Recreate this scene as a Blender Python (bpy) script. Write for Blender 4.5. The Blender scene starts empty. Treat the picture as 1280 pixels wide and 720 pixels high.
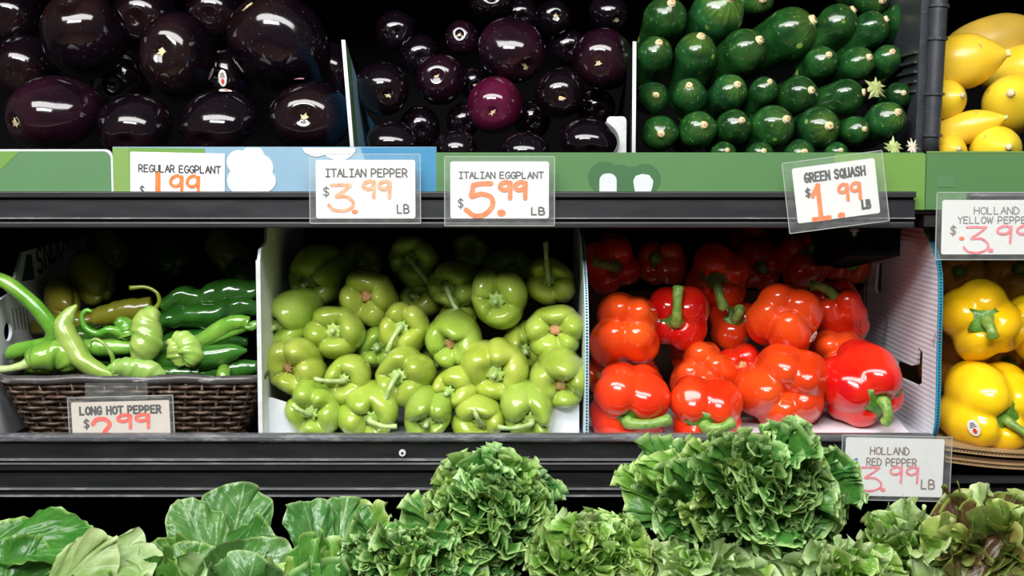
import bpy, bmesh, math, random
import numpy as np
from mathutils import Vector, Matrix, Euler, Quaternion

# ------------------------------------------------------------------ camera
S = bpy.context.scene
COL = S.collection
F = 1760.0
CAM = Vector((0.0, -1.6, 1.3))
PITCH = math.radians(5.0)
cd = bpy.data.cameras.new('camera'); cam = bpy.data.objects.new('camera', cd); COL.objects.link(cam)
cam.location = CAM; cam.rotation_euler = (math.pi/2 - PITCH, 0, 0)
cd.sensor_width = 36; cd.lens = F/1280*36; cd.clip_start = 0.05
cd.dof.use_dof = True; cd.dof.focus_distance = 1.58; cd.dof.aperture_fstop = 7.0
S.camera = cam
# ------------------------------------------------------------------ world, lights, exposure
W = bpy.data.worlds.new('shop_air'); S.world = W; W.use_nodes = True
bg = W.node_tree.nodes['Background']; bg.inputs[0].default_value = (0.93, 0.97, 1.0, 1); bg.inputs[1].default_value = 0.07
def area(name, loc, rot, sx, sy, power, col=(1, 1, 1)):
    l = bpy.data.lights.new(name, 'AREA'); l.shape = 'RECTANGLE'; l.size = sx; l.size_y = sy; l.energy = power; l.color = col
    o = bpy.data.objects.new(name, l); COL.objects.link(o); o.location = loc
    o.rotation_euler = (Vector(rot) - Vector(loc)).to_track_quat('-Z', 'Y').to_euler(); return o
area('ceiling_lamp', (-0.2, -1.15, 2.45), (0, 0.1, 1.0), 2.6, 0.50, 50, (1.0, 0.985, 0.96))
area('ceiling_lamp', (-0.65, -2.7, 2.75), (0, 0.1, 1.0), 2.0, 0.45, 85, (0.97, 0.985, 1.0))
S.view_settings.view_transform = 'Standard'; S.view_settings.look = 'None'
S.view_settings.exposure = 0.0; S.view_settings.gamma = 1.0; S.view_settings.use_curve_mapping = False

cp, sp = math.cos(PITCH), math.sin(PITCH)
def P(px, py, Y):
    """world point seen at photo pixel px,py whose depth is world Y"""
    x = (px-640)/F; v = -(py-360)/F
    d = Vector((x, cp + v*sp, -sp + v*cp))
    t = (Y-CAM.y)/d.y
    return CAM + d*t
def K(Y): return (Y-CAM.y)/F            # metres per pixel at that depth

# ------------------------------------------------------------------ helpers
def tag(o, label=None, cat=None, group=None, kind=None):
    if label: o['label'] = label
    if cat: o['category'] = cat
    if group: o['group'] = group
    if kind: o['kind'] = kind
    return o
def empty(name, loc=(0, 0, 0), label=None, cat=None, group=None):
    o = bpy.data.objects.new(name, None); COL.objects.link(o); o.location = loc; o.empty_display_size = 0.02
    return tag(o, label, cat, group)
def mesh_obj(name, v, f, mat, parent=None, smooth=True):
    me = bpy.data.meshes.new(name)
    me.from_pydata([tuple(p) for p in v], [], [tuple(q) for q in f]); me.update()
    if smooth: me.polygons.foreach_set('use_smooth', [True]*len(me.polygons))
    me.materials.append(mat)
    o = bpy.data.objects.new(name, me); COL.objects.link(o)
    if parent: o.parent = parent
    return o
class MB:
    def __init__(s): s.v = []; s.f = []
    def add(s, v, f, lift=0):
        n = len(s.v); s.v += [tuple(p) for p in v]; s.f += [tuple(i+n for i in q) for q in f]; return s
    def box(s, a, b):
        x0, y0, z0 = a; x1, y1, z1 = b
        return s.add([(x0,y0,z0),(x1,y0,z0),(x1,y1,z0),(x0,y1,z0),(x0,y0,z1),(x1,y0,z1),(x1,y1,z1),(x0,y1,z1)],
                     [(0,3,2,1),(4,5,6,7),(0,1,5,4),(1,2,6,5),(2,3,7,6),(3,0,4,7)])
    def build(s, name, mat, parent=None, smooth=False): return mesh_obj(name, s.v, s.f, mat, parent, smooth)
def bevel(o, w, seg=2):
    m = o.modifiers.new('bevel', 'BEVEL'); m.width = w; m.segments = seg; m.limit_method = 'ANGLE'; return o
def catmull(pts, n):
    p = np.array(pts, float); m = len(p)
    if m < 3:
        t = np.linspace(0, 1, n)[:, None]; return p[0]*(1-t) + p[-1]*t
    q = np.vstack([2*p[0]-p[1], p, 2*p[-1]-p[-2]])
    out = []
    for t in np.linspace(0, m-1-1e-9, n):
        i = int(t); u = t-i; a, b, c, d = q[i], q[i+1], q[i+2], q[i+3]
        out.append(0.5*((2*b) + (-a+c)*u + (2*a-5*b+4*c-d)*u*u + (-a+3*b-3*c+d)*u**3))
    return np.array(out)
def tube(pts, rad, n=24, seg=10, wrinkle=0, seed=0, flat=1.0, power=1):
    """smooth tube through pts; rad = list of radii"""
    P_ = catmull(pts, n); r = catmull([[a] for a in rad], n)[:, 0].clip(1e-5)
    T = np.gradient(P_, axis=0); T /= np.linalg.norm(T, axis=1)[:, None]+1e-12
    N = np.zeros_like(T); a = np.array([0.13, 0.21, 1.0]); a = a - T[0]*a.dot(T[0])
    if np.linalg.norm(a) < .1: a = np.array([1.0, 0, 0]) - T[0]*T[0][0]
    N[0] = a/np.linalg.norm(a)
    for i in range(1, n):
        a = N[i-1]-T[i]*N[i-1].dot(T[i]); N[i] = a/np.linalg.norm(a)
    B = np.cross(T, N); th = np.linspace(0, 2*np.pi, seg, endpoint=False)
    rs = np.random.RandomState(seed); ph = rs.rand(8)*6.28
    R = r[:, None]*np.ones(seg)[None]
    if wrinkle:
        s = np.linspace(0, 1, n)[:, None]; t = th[None]
        R = R*(1+wrinkle*(np.sin(s*24+2*t+ph[0])*.4+np.sin(s*41+ph[1]+3*t)*.3+np.sin(3*t+ph[2]+s*5)*.5+np.sin(s*13-t+ph[3])*.4))
    V = P_[:, None]+R[..., None]*(np.cos(th)[None, :, None]*N[:, None]+flat*np.sin(th)[None, :, None]*B[:, None])
    V = V.reshape(-1, 3).tolist(); fs = []
    for i in range(n-1):
        for j in range(seg):
            k = (j+1) % seg; fs.append((i*seg+j, i*seg+k, (i+1)*seg+k, (i+1)*seg+j))
    V.append(P_[0].tolist()); V.append(P_[-1].tolist()); c0 = len(V)-2
    for j in range(seg):
        k = (j+1) % seg; fs.append((c0, k, j)); fs.append((c0+1, (n-1)*seg+j, (n-1)*seg+k))
    return V, fs
def plate(name, outer, holes, th, mat, parent=None, plane='sign', loc=(0, 0, 0)):
    """flat sheet with holes. plane 'sign': drawn in x,z facing -y;  'side': drawn in y,z facing x"""
    cu = bpy.data.curves.new(name, 'CURVE'); cu.dimensions = '2D'; cu.fill_mode = 'BOTH'; cu.extrude = th/2
    for loop in [outer]+list(holes):
        s = cu.splines.new('POLY'); s.points.add(len(loop)-1)
        for q, pt in zip(s.points, loop): q.co = (pt[0], pt[1], 0, 1)
        s.use_cyclic_u = True
    tmp = bpy.data.objects.new('tmp', cu); me = bpy.data.meshes.new_from_object(tmp)
    bpy.data.objects.remove(tmp); bpy.data.curves.remove(cu)
    n = len(me.vertices); co = np.empty(n*3); me.vertices.foreach_get('co', co); co = co.reshape(-1, 3)
    if plane == 'sign': c2 = np.stack([co[:, 0], -co[:, 2], co[:, 1]], 1)
    else: c2 = np.stack([co[:, 2], co[:, 0], co[:, 1]], 1)
    c2 = c2+np.array(loc); me.vertices.foreach_set('co', c2.ravel()); me.materials.clear(); me.materials.append(mat)
    me.name = name; me.update()
    o = bpy.data.objects.new(name, me); COL.objects.link(o)
    if parent: o.parent = parent
    return o
def rrect(x0, y0, x1, y1, r, n=6, corners=(1, 1, 1, 1)):
    out = []
    for k, (cx, cy, a0) in enumerate([(x1-r, y1-r, 0), (x0+r, y1-r, 90), (x0+r, y0+r, 180), (x1-r, y0+r, 270)]):
        if corners[k]:
            for i in range(n+1):
                a = math.radians(a0+90*i/n); out.append((cx+r*math.cos(a), cy+r*math.sin(a)))
        else: out.append([(x1, y1), (x0, y1), (x0, y0), (x1, y0)][k])
    return out

# ------------------------------------------------------------------ materials
def mat(name, col, rough=.5, metal=0, coat=0, spec=.5, alpha=1, trans=0):
    m = bpy.data.materials.new(name); m.use_nodes = True; b = m.node_tree.nodes['Principled BSDF']
    b.inputs['Base Color'].default_value = (*col, 1); b.inputs['Roughness'].default_value = rough
    b.inputs['Metallic'].default_value = metal; b.inputs['Coat Weight'].default_value = coat
    b.inputs['Coat Roughness'].default_value = .08
    b.inputs['Specular IOR Level'].default_value = spec
    b.inputs['Alpha'].default_value = alpha; b.inputs['Transmission Weight'].default_value = trans
    return m
class NT:
    def __init__(s, m): s.t = m.node_tree; s.b = s.t.nodes['Principled BSDF']
    def n(s, typ, **kw):
        o = s.t.nodes.new('ShaderNode'+typ)
        for k, v in kw.items(): setattr(o, k, v)
        return o
    def l(s, a, b): s.t.links.new(a, b)
    def coord(s, out='Object', scale=(1, 1, 1)):
        c = s.n('TexCoord'); mp = s.n('Mapping'); s.l(c.outputs[out], mp.inputs[0]); mp.inputs['Scale'].default_value = scale; return mp.outputs[0]
    def noise(s, vec, scale, detail=3, rough=.5):
        q = s.n('TexNoise'); q.inputs['Scale'].default_value = scale; q.inputs['Detail'].default_value = detail; q.inputs['Roughness'].default_value = rough
        if vec: s.l(vec, q.inputs['Vector'])
        return q.outputs['Fac']
    def ramp(s, fac, stops):
        r = s.n('ValToRGB'); e = r.color_ramp.elements
        while len(e) < len(stops): e.new(.5)
        for el, (p, c) in zip(e, stops): el.position = p; el.color = (*c, 1) if len(c) == 3 else c
        s.l(fac, r.inputs[0]); return r.outputs[0]
    def mix(s, fac, a, b, mode='MIX'):
        m = s.n('Mix', data_type='RGBA', blend_type=mode)
        for sock, val in ((m.inputs[0], fac), (m.inputs[6], a), (m.inputs[7], b)):
            if isinstance(val, (int, float)): sock.default_value = val
            elif isinstance(val, tuple): sock.default_value = (*val, 1)
            else: s.l(val, sock)
        return m.outputs[2]
    def math(s, op, a, b=0, c=0):
        m = s.n('Math', operation=op)
        for i, v in enumerate((a, b, c)):
            if isinstance(v, (int, float)): m.inputs[i].default_value = v
            else: s.l(v, m.inputs[i])
        return m.outputs[0]
    def vary(s, col, hue=.02, val=.15, sat=.05):
        oi = s.n('ObjectInfo'); h = s.n('HueSaturation'); s.l(col, h.inputs['Color'])
        s.l(s.math('MULTIPLY_ADD', oi.outputs['Random'], hue*2, .5-hue), h.inputs['Hue'])
        r2 = s.math('FRACT', s.math('MULTIPLY', oi.outputs['Random'], 7.31))
        s.l(s.math('MULTIPLY_ADD', r2, val*2, 1-val), h.inputs['Value'])
        return h.outputs[0]
    def bump(s, h, strength=.2, dist=.002):
        b = s.n('Bump'); b.inputs['Strength'].default_value = strength; b.inputs['Distance'].default_value = dist
        s.l(h, b.inputs['Height']); s.l(b.outputs[0], s.b.inputs['Normal'])
    def base(s, c): s.l(c, s.b.inputs['Base Color'])

def skin(name, c1, c2, rough, coat=.4, scale=30, hue=.02, val=.15, bump=.1, spots=None, sss=0):
    m = mat(name, c1, rough, coat=coat); t = NT(m); v = t.coord()
    c = t.ramp(t.noise(v, scale, 4), [(.35, c1), (.68, c2)])
    if spots:
        c = t.mix(t.ramp(t.noise(v, spots[1], 2, .4), [(spots[2], (0, 0, 0)), (spots[2]+.04, (1, 1, 1))]), c, spots[0])
    t.base(t.vary(c, hue, val)); t.bump(t.noise(v, scale*1.7, 3), bump, .002)
    if sss:
        t.b.inputs['Subsurface Weight'].default_value = sss; t.b.inputs['Subsurface Radius'].default_value = (1, .6, .3); t.b.inputs['Subsurface Scale'].default_value = .006
    return m
M = {}
M['lime'] = skin('pale_green_pepper_skin', (.29, .42, .04), (.42, .53, .09), .22, .5, 22, .020, .12, .08)
M['red'] = skin('red_pepper_skin', (.62, .020, .004), (.82, .062, .010), .16, .6, 14, .006, .12, .05)
M['yellow'] = skin('yellow_pepper_skin', (.86, .50, .004), (.95, .62, .012), .18, .6, 18, .008, .06, .05)
M['amber'] = skin('shaded_yellow_pepper_skin', (.55, .23, .006), (.65, .30, .01), .25, .4, 18, .01, .1, .05)  # yellow pepper skin for the back of the heap, shade painted into its colour
M['stem'] = skin('stem_green', (.12, .27, .03), (.30, .45, .10), .45, .1, 120, .01, .15, .5)
M['stem_pale'] = skin('pale_stem_green', (.34, .48, .14), (.55, .66, .30), .45, .1, 120, .01, .1, .5)
M['calyx'] = skin('calyx_green', (.05, .17, .015), (.14, .30, .03), .4, .1, 90, .01, .15, .5)
M['calyx_pale'] = skin('pale_calyx_green', (.26, .42, .06), (.42, .56, .14), .4, .1, 90, .01, .15, .5)
M['scar'] = skin('brown_stem_scar', (.42, .20, .07), (.62, .36, .16), .7, 0, 300, .01, .1, .6)
M['scar_dark'] = skin('dark_stem_scar', (.22, .10, .03), (.35, .22, .08), .7, 0, 300, .01, .1, .6)
M['hot'] = skin('long_pepper_skin', (.08, .25, .02), (.19, .38, .05), .2, .5, 30, .015, .12, .15)
M['hot_light'] = skin('light_long_pepper_skin', (.22, .40, .06), (.36, .50, .12), .25, .4, 30, .015, .12, .3)
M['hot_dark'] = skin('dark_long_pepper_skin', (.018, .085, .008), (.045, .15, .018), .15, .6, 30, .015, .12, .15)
M['olive'] = skin('olive_pepper_skin', (.14, .20, .015), (.25, .24, .02), .25, .4, 20, .02, .12, .1)
M['ysquash'] = skin('yellow_squash_skin', (.80, .52, .02), (.90, .66, .06), .34, .15, 14, .008, .06, .12, ((.62, .33, .08), 60, .70))
M['ysquash_shaded'] = skin('shaded_yellow_squash_skin', (.42, .28, .03), (.55, .38, .05), .4, .1, 14, .008, .06, .12)  # darker copy of the yellow squash skin, shade painted into the colour
M['tan'] = skin('cut_stem_tan', (.62, .48, .26), (.80, .68, .42), .7, 0, 260, .01, .1, .5)
M['tan_core'] = skin('cut_stem_core', (.50, .20, .05), (.60, .30, .08), .7, 0, 260, .01, .1, .5)
def eggskin(name, c1, c2):
    m = mat(name, c1, .10, coat=.35, spec=.6); t = NT(m); v = t.coord()
    c = t.ramp(t.noise(v, 16, 4), [(.4, c1), (.72, c2)])
    n = t.noise(v, 420, 1, .3)
    c = t.mix(t.ramp(n, [(.76, (0, 0, 0)), (.79, (.8, .8, .8))]), c, (.16, .13, .15))
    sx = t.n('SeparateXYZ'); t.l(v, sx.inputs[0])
    tip = t.ramp(t.math('MULTIPLY', sx.outputs['Z'], 25), [(.62, (0, 0, 0)), (1.0, (.8, .8, .8))])  # floor's brown reflection painted into the skin near the blossom end
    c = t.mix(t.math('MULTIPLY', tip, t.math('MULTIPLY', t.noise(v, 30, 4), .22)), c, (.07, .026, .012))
    t.base(c); t.bump(t.noise(v, 60, 4), .10, .002)
    t.l(t.math('MULTIPLY_ADD', t.noise(v, 40, 3), .16, .03), t.b.inputs['Roughness']); return m
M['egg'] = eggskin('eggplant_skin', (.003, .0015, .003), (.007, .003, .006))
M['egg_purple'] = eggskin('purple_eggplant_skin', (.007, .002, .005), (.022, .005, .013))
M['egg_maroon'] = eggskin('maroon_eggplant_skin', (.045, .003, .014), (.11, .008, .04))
M['egg_scar'] = skin('blossom_scar', (.50, .40, .20), (.72, .62, .38), .7, 0, 200, .01, .1, .4)
def squashskin():
    m = mat('green_squash_skin', (.02, .12, .02), .17, coat=.35); t = NT(m); v = t.coord()
    sx = t.n('SeparateXYZ'); t.l(v, sx.inputs[0])
    c = t.ramp(t.noise(v, 55, 4), [(.35, (.006, .034, .009)), (.72, (.016, .085, .016))])
    # faint streaks running out from the cut stem
    ang = t.math('ARCTAN2', sx.outputs['Y'], sx.outputs['X']); cv = t.n('CombineXYZ'); t.l(t.math('MULTIPLY', ang, 3.2), cv.inputs[0])
    st = t.noise(cv.outputs[0], 1.7, 3, .7)
    near = t.math('MULTIPLY', t.ramp(t.math('MULTIPLY', sx.outputs['Z'], 40), [(.48, (0, 0, 0)), (.98, (1, 1, 1))]), t.ramp(st, [(.40, (.1, .1, .1)), (.68, (1, 1, 1))]))
    oi = t.n('ObjectInfo'); near = t.math('MULTIPLY', near, t.math('MULTIPLY_ADD', oi.outputs['Random'], .40, .05))
    c = t.mix(near, c, (.33, .48, .06))
    c = t.mix(t.ramp(t.noise(v, 230, 2, .4), [(.69, (0, 0, 0)), (.74, (.7, .7, .7))]), c, (.12, .30, .06))
    c = t.mix(t.ramp(t.noise(v, 38, 1, .3), [(.73, (0, 0, 0)), (.76, (.8, .8, .8))]), c, (.30, .45, .08))
    t.base(t.vary(c, .012, .25)); t.bump(t.noise(v, 110, 3), .12, .001); return m
M['gsquash'] = squashskin()
def plastic(name, c, wear, rough=.35, amt=.66):
    m = mat(name, c, rough); t = NT(m); v = t.coord(scale=(.6, 1, 3)); n = t.noise(v, 45, 8, .75)
    t.base(t.mix(t.ramp(n, [(amt, (0, 0, 0)), (amt+.12, (1, 1, 1))]), c, wear))
    t.l(t.math('MULTIPLY_ADD', t.noise(v, 25, 5), .4, rough-.15), t.b.inputs['Roughness']); t.bump(n, .12, .001); return m
M['rail'] = plastic('scuffed_black_rail', (.017, .018, .020), (.08, .08, .085), .35, .70)
M['rail_low'] = plastic('dark_lower_rail', (.008, .0085, .009), (.05, .05, .052), .35, .72)
M['rail_dark'] = plastic('black_rail_recess', (.005, .005, .005), (.02, .02, .02), .6)
M['rail_edge'] = plastic('worn_rail_edge', (.14, .14, .145), (.26, .26, .27), .4, .5)
M['rail_lip'] = plastic('grey_rail_lip', (.085, .088, .095), (.22, .22, .23), .3, .5)
M['black'] = mat('matt_black_case', (.003, .003, .003), .9, spec=.1)
M['crate'] = plastic('black_crate_plastic', (.035, .038, .045), (.16, .16, .17), .35, .6)
M['metal'] = mat('bolt_metal', (.45, .42, .36), .35, .9)
def card(name, c, c2, sc=20, bump=.1, rough=.6):
    m = mat(name, c, rough); t = NT(m); v = t.coord(); t.base(t.ramp(t.noise(v, sc, 5, .6), [(.3, c), (.7, c2)])); t.bump(t.noise(v, 90, 3), bump, .0006); return m
M['paper'] = card('white_card', (.66, .65, .64), (.74, .73, .72), 8, .05, .45)
M['paper_warm'] = card('warm_white_card', (.60, .53, .46), (.68, .60, .53), 8, .05, .45)
M['ink'] = mat('black_ink', (.035, .033, .035), .6); M['ink_grey'] = mat('grey_ink', (.17, .15, .14), .6); M['ink_brown'] = mat('brown_grey_ink', (.20, .13, .09), .6)
def marker(name, c, c2):
    m = mat(name, c, .6); t = NT(m); t.base(t.ramp(t.noise(t.coord(), 160, 4, .6), [(.35, c), (.70, c2)])); return m
M['orange'] = marker('orange_marker', (.90, .13, .012), (.92, .24, .06)); M['orange_faded'] = marker('faded_orange_marker', (.90, .22, .06), (.86, .48, .30))
M['redpen'] = marker('red_marker', (.80, .045, .025), (.84, .16, .11)); M['pink'] = marker('pink_marker', (.80, .13, .17), (.82, .30, .33))
M['blue_ink'] = mat('blue_ink', (.03, .06, .6), .5)
def clearplastic():
    m = mat('clear_plastic', (.85, .88, .86), .12); t = NT(m); out = [n for n in t.t.nodes if n.type == 'OUTPUT_MATERIAL'][0]
    tr = t.n('BsdfTransparent'); tr.inputs[0].default_value = (.985, .99, .985, 1); mx = t.n('MixShader')
    n = t.noise(t.coord(), 90, 4); t.l(t.math('MULTIPLY_ADD', n, .07, .015), mx.inputs[0])
    t.l(tr.outputs[0], mx.inputs[1]); t.l(t.b.outputs[0], mx.inputs[2]); t.l(mx.outputs[0], out.inputs[0]); t.bump(n, .3, .001); return m
M['clear'] = clearplastic(); M['clear_edge'] = mat('plastic_sleeve_edge', (.50, .53, .50), .2, alpha=.45)
M['green_print'] = card('green_print', (0.065, 0.167, 0.053), (0.081, 0.198, 0.062), 6, .04, .5)
M['green_left'] = card('sage_green_print', (0.074, 0.180, 0.071), (0.087, 0.205, 0.081), 6, .04, .5)
M['green_light'] = card('light_green_print', (0.161, 0.285, 0.062), (0.186, 0.310, 0.074), 6, .04, .5)
M['green_mid'] = card('leaf_green_print', (0.118, 0.248, 0.043), (0.136, 0.273, 0.050), 6, .04, .5)
M['green_deep'] = card('deep_green_print', (0.037, 0.118, 0.040), (0.043, 0.130, 0.043), 6, .04, .5)
M['blue_pale'] = card('pale_blue_print', (0.186, 0.322, 0.434), (0.223, 0.360, 0.459), 6, .04, .5)
M['blue'] = card('blue_print', (0.031, 0.186, 0.360), (0.043, 0.223, 0.384), 6, .04, .5)
M['white_print'] = card('white_print', (0.540, 0.570, 0.600), (0.600, 0.622, 0.645), 6, .04, .5)
M['board_white'] = card('white_cardboard', (.66, .68, .72), (.76, .77, .80), 10, .1, .55)
M['board_edge'] = card('cut_board_edge', (.55, .56, .55), (.70, .71, .70), 60, .2, .7)
M['kraft'] = card('brown_cardboard', (.28, .17, .075), (.40, .26, .12), 40, .25, .75)
M['kraft_dark'] = card('dark_brown_cardboard', (.10, .055, .022), (.16, .09, .04), 40, .25, .75)
M['teal'] = mat('teal_print', (.02, .28, .42), .5); M['teal_dark'] = mat('dark_teal_flute', (.01, .05, .08), .7)
def corrug():
    m = mat('ribbed_white_cardboard', (.7, .72, .78), .5); t = NT(m); v = t.coord()
    w = t.n('TexWave', wave_type='BANDS', bands_direction='Z'); w.inputs['Scale'].default_value = 52; w.inputs['Distortion'].default_value = .6; t.l(v, w.inputs[0])
    t.base(t.mix(t.math('MULTIPLY', w.outputs['Fac'], .5), (.80, .82, .88), (.66, .68, .77))); t.bump(w.outputs['Fac'], .35, .0012); return m
M['corrug'] = corrug()
def wicker(name, a, b):
    m = mat(name, a, .45, coat=.15); t = NT(m); v = t.coord(); t.base(t.vary(t.ramp(t.noise(v, 55, 6, .7), [(.38, a), (.62, b), (.78, (.38, .27, .18))]), .01, .3)); t.bump(t.noise(v, 160, 3), .5, .001); return m
M['wicker'] = wicker('dark_wicker', (.022, .012, .008), (.085, .048, .028)); M['wicker_rim'] = plastic('plastic_wrapped_rim', (.065, .06, .06), (.40, .40, .40), .25, .56)
M['sticker'] = mat('sticker_paper', (.85, .83, .78), .35); M['sticker_red'] = mat('sticker_red', (.75, .06, .03), .4); M['sticker_purple'] = mat('sticker_mauve', (.42, .20, .26), .4); M['sticker_ink'] = mat('sticker_ink', (.12, .10, .12), .5)
M['dry'] = skin('dry_husk', (.50, .42, .30), (.72, .66, .55), .6, 0, 90, .01, .1, .6)
def leafmat(name, dark, light, rim, vein, rough=.36, veins=1.0, rimstart=.80, tl=.30, ribk=11, blotch=None):
    m = mat(name, dark, rough, coat=.0, spec=.5); t = NT(m); out = [n for n in t.t.nodes if n.type == 'OUTPUT_MATERIAL'][0]
    uv = t.n('UVMap'); sx = t.n('SeparateXYZ'); t.l(uv.outputs[0], sx.inputs[0]); v = t.coord()
    at = t.n('Attribute', attribute_name='rim')
    n = t.noise(v, 35, 5, .6); c = t.ramp(n, [(.32, dark), (.70, light)])
    if blotch: c = t.mix(t.ramp(t.noise(v, 11, 4, .6), [(.50, (0, 0, 0)), (.63, (1, 1, 1))]), c, blotch)
    ax = t.math('ABSOLUTE', sx.outputs['X'])
    wob = t.math('MULTIPLY', t.math('SUBTRACT', t.noise(v, 28, 3), .5), .10)
    mid = t.ramp(t.math('ADD', ax, t.math('MULTIPLY', t.math('ABSOLUTE', wob), .3)), [(.0, (1, 1, 1)), (.018, (.6, .6, .6)), (.036, (0, 0, 0))])
    lat = t.math('ABSOLUTE', t.math('SINE', t.math('MULTIPLY', t.math('ADD', t.math('SUBTRACT', sx.outputs['Y'], t.math('MULTIPLY', ax, .55)), wob), ribk*1.0)))
    latm = t.ramp(lat, [(.0, (1, 1, 1)), (.10, (.35, .35, .35)), (.2, (0, 0, 0))])
    vm = t.math('MAXIMUM', mid, t.math('MULTIPLY', latm, .55)); vm = t.math('MULTIPLY', vm, veins)
    c = t.mix(vm, c, vein)
    c = t.mix(t.ramp(at.outputs['Fac'], [(rimstart, (0, 0, 0)), (1, (1, 1, 1))]), c, rim)
    t.base(t.vary(c, .012, .16))
    b = t.n('Bump'); b.inputs['Strength'].default_value = .45; b.inputs['Distance'].default_value = .003
    t.l(t.math('SUBTRACT', t.noise(v, 70, 4), t.math('MULTIPLY', vm, .6)), b.inputs['Height']); t.l(b.outputs[0], t.b.inputs['Normal'])
    tr = t.n('BsdfTranslucent'); t.l(t.mix(.35, c, (.5, .75, .1)), tr.inputs[0]); mx = t.n('MixShader'); mx.inputs[0].default_value = tl
    t.l(t.b.outputs[0], mx.inputs[1]); t.l(tr.outputs[0], mx.inputs[2]); t.l(mx.outputs[0], out.inputs[0]); return m
M['leaf_curly'] = leafmat('curly_lettuce_leaf', (.035, .155, .024), (.12, .32, .055), (.46, .68, .26), (.16, .34, .10), .30, .35, .93, .22)
M['leaf_bright'] = leafmat('bright_lettuce_leaf', (.10, .26, .025), (.25, .46, .07), (.52, .70, .24), (.30, .48, .17), .30, .5, .92, .25)
M['leaf_pale'] = leafmat('pale_lettuce_leaf', (.20, .36, .08), (.42, .56, .24), (.54, .68, .32), (.56, .66, .42), .36, .6, .86, .25)
M['leaf_romaine'] = leafmat('romaine_leaf', (.035, .15, .018), (.09, .25, .035), (.30, .48, .13), (.22, .42, .14), .28, .6, .95, .2, 19)
M['leaf_silver'] = leafmat('broad_dull_leaf', (.045, .17, .03), (.12, .27, .075), (.33, .48, .20), (.33, .48, .22), .24, .6, .96, .2, 19)
M['leaf_red'] = leafmat('red_lettuce_leaf', (.045, .018, .012), (.15, .075, .032), (.30, .42, .08), (.42, .46, .22), .26, .5, .93, .22, 13, (.20, .34, .06))
M['leaf_olive'] = leafmat('olive_lettuce_leaf', (.16, .28, .04), (.34, .48, .10), (.50, .56, .16), (.50, .58, .28), .30, .5, .9, .3, 13, (.30, .20, .06))

# ------------------------------------------------------------------ setting: case walls, floor
def struct(name, mb, m):
    o = mb.build(name, m); o['kind'] = 'structure'; return o
struct('wall_back', MB().box((-1.6, .62, 0), (1.6, .66, 2.2)), M['black'])
fl = mat('shop_floor_tiles', (.30, .17, .09), .35); t_ = NT(fl); br = t_.n('TexBrick'); t_.l(t_.coord(), br.inputs[0]); br.inputs['Scale'].default_value = 2
br.inputs['Color1'].default_value = (.34, .19, .10, 1); br.inputs['Color2'].default_value = (.28, .155, .08, 1); br.inputs['Mortar'].default_value = (.12, .09, .07, 1); t_.base(br.outputs[0])
struct('floor', MB().box((-4, -5, -.05), (4, .7, 0)), fl)

XR = P(1140, 262, 0).x              # where the left shelving bay ends
def zz(py, Y=0): return P(640, py, Y).z
def xx(px, Y=0): return P(px, 360, Y).x
def extrude_profile(prof, x0, x1):
    n = len(prof); v = [(x0, y, z) for y, z in prof]+[(x1, y, z) for y, z in prof]
    f = [(i, (i+1) % n, n+(i+1) % n, n+i) for i in range(n)]+[tuple(range(n-1, -1, -1)), tuple(range(n, 2*n))]
    return v, f
def strip(name, x0, x1, py0, py1, ya, m, parent, yb=.0, rnd=0):
    """long horizontal strip between two photo heights; front face at y=ya"""
    mb = MB().box((x0, ya, zz(py1, ya)), (x1, yb, zz(py0, ya))); o = mb.build(name, m, parent)
    if rnd: bevel(o, rnd, 3)
    return o
XL = -1.05
# upper shelf, left bay
sh = empty('display_shelf', (0, 0, 0), 'long black shelf with scuffed front rail running under the eggplant and green squash crates', 'shelf')
MB().box((XL, .0, zz(284)), (XR, .60, zz(266))).build('shelf_deck', M['rail_dark'], sh)
strip('top_lip', XL, XR, 239.5, 247, -.016, M['rail'], sh, .002, .001)
strip('recess', XL, XR, 247, 250, -.006, M['rail_dark'], sh)
strip('front_face', XL, XR, 250, 272, -.011, M['rail'], sh)
strip('ridge', XL, XR, 272, 273.6, -.014, M['rail_edge'], sh)
strip('recess', XL, XR, 273.6, 277, -.008, M['rail_dark'], sh)
strip('bottom_lip', XL, XR, 277, 285, -.014, M['rail'], sh, .002, .002)
bt = empty('hanging_bolt', P(1068, 290, .012), 'small worn metal bolt hanging below the shelf rail under the green squash tag', 'bolt')
k = K(0)
mb = MB(); mb.add(*tube([(0, 0, 4*k), (0, 0, 0)], [6*k, 6*k], 3, 6)); mb.build('bolt_head', M['metal'], bt)
mb = MB(); mb.add(*tube([(0, 0, 2*k), (0, 0, -5*k)], [2.6*k, 2.4*k], 4, 8)); mb.build('bolt_shank', M['metal'], bt)
# bracket below the upper shelf at right
br_ = MB(); a = P(1040, 284, .05); b = P(1124, 320, .05)
br_.add(*extrude_profile([(.05, a.z), (.05, b.z), (.32, b.z-.035), (.32, a.z)], xx(1062, .05), xx(1124, .05)))
tag(br_.build('shelf_bracket', M['black']), 'black bracket under the shelf against the ribbed white box side', 'bracket')
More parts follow.
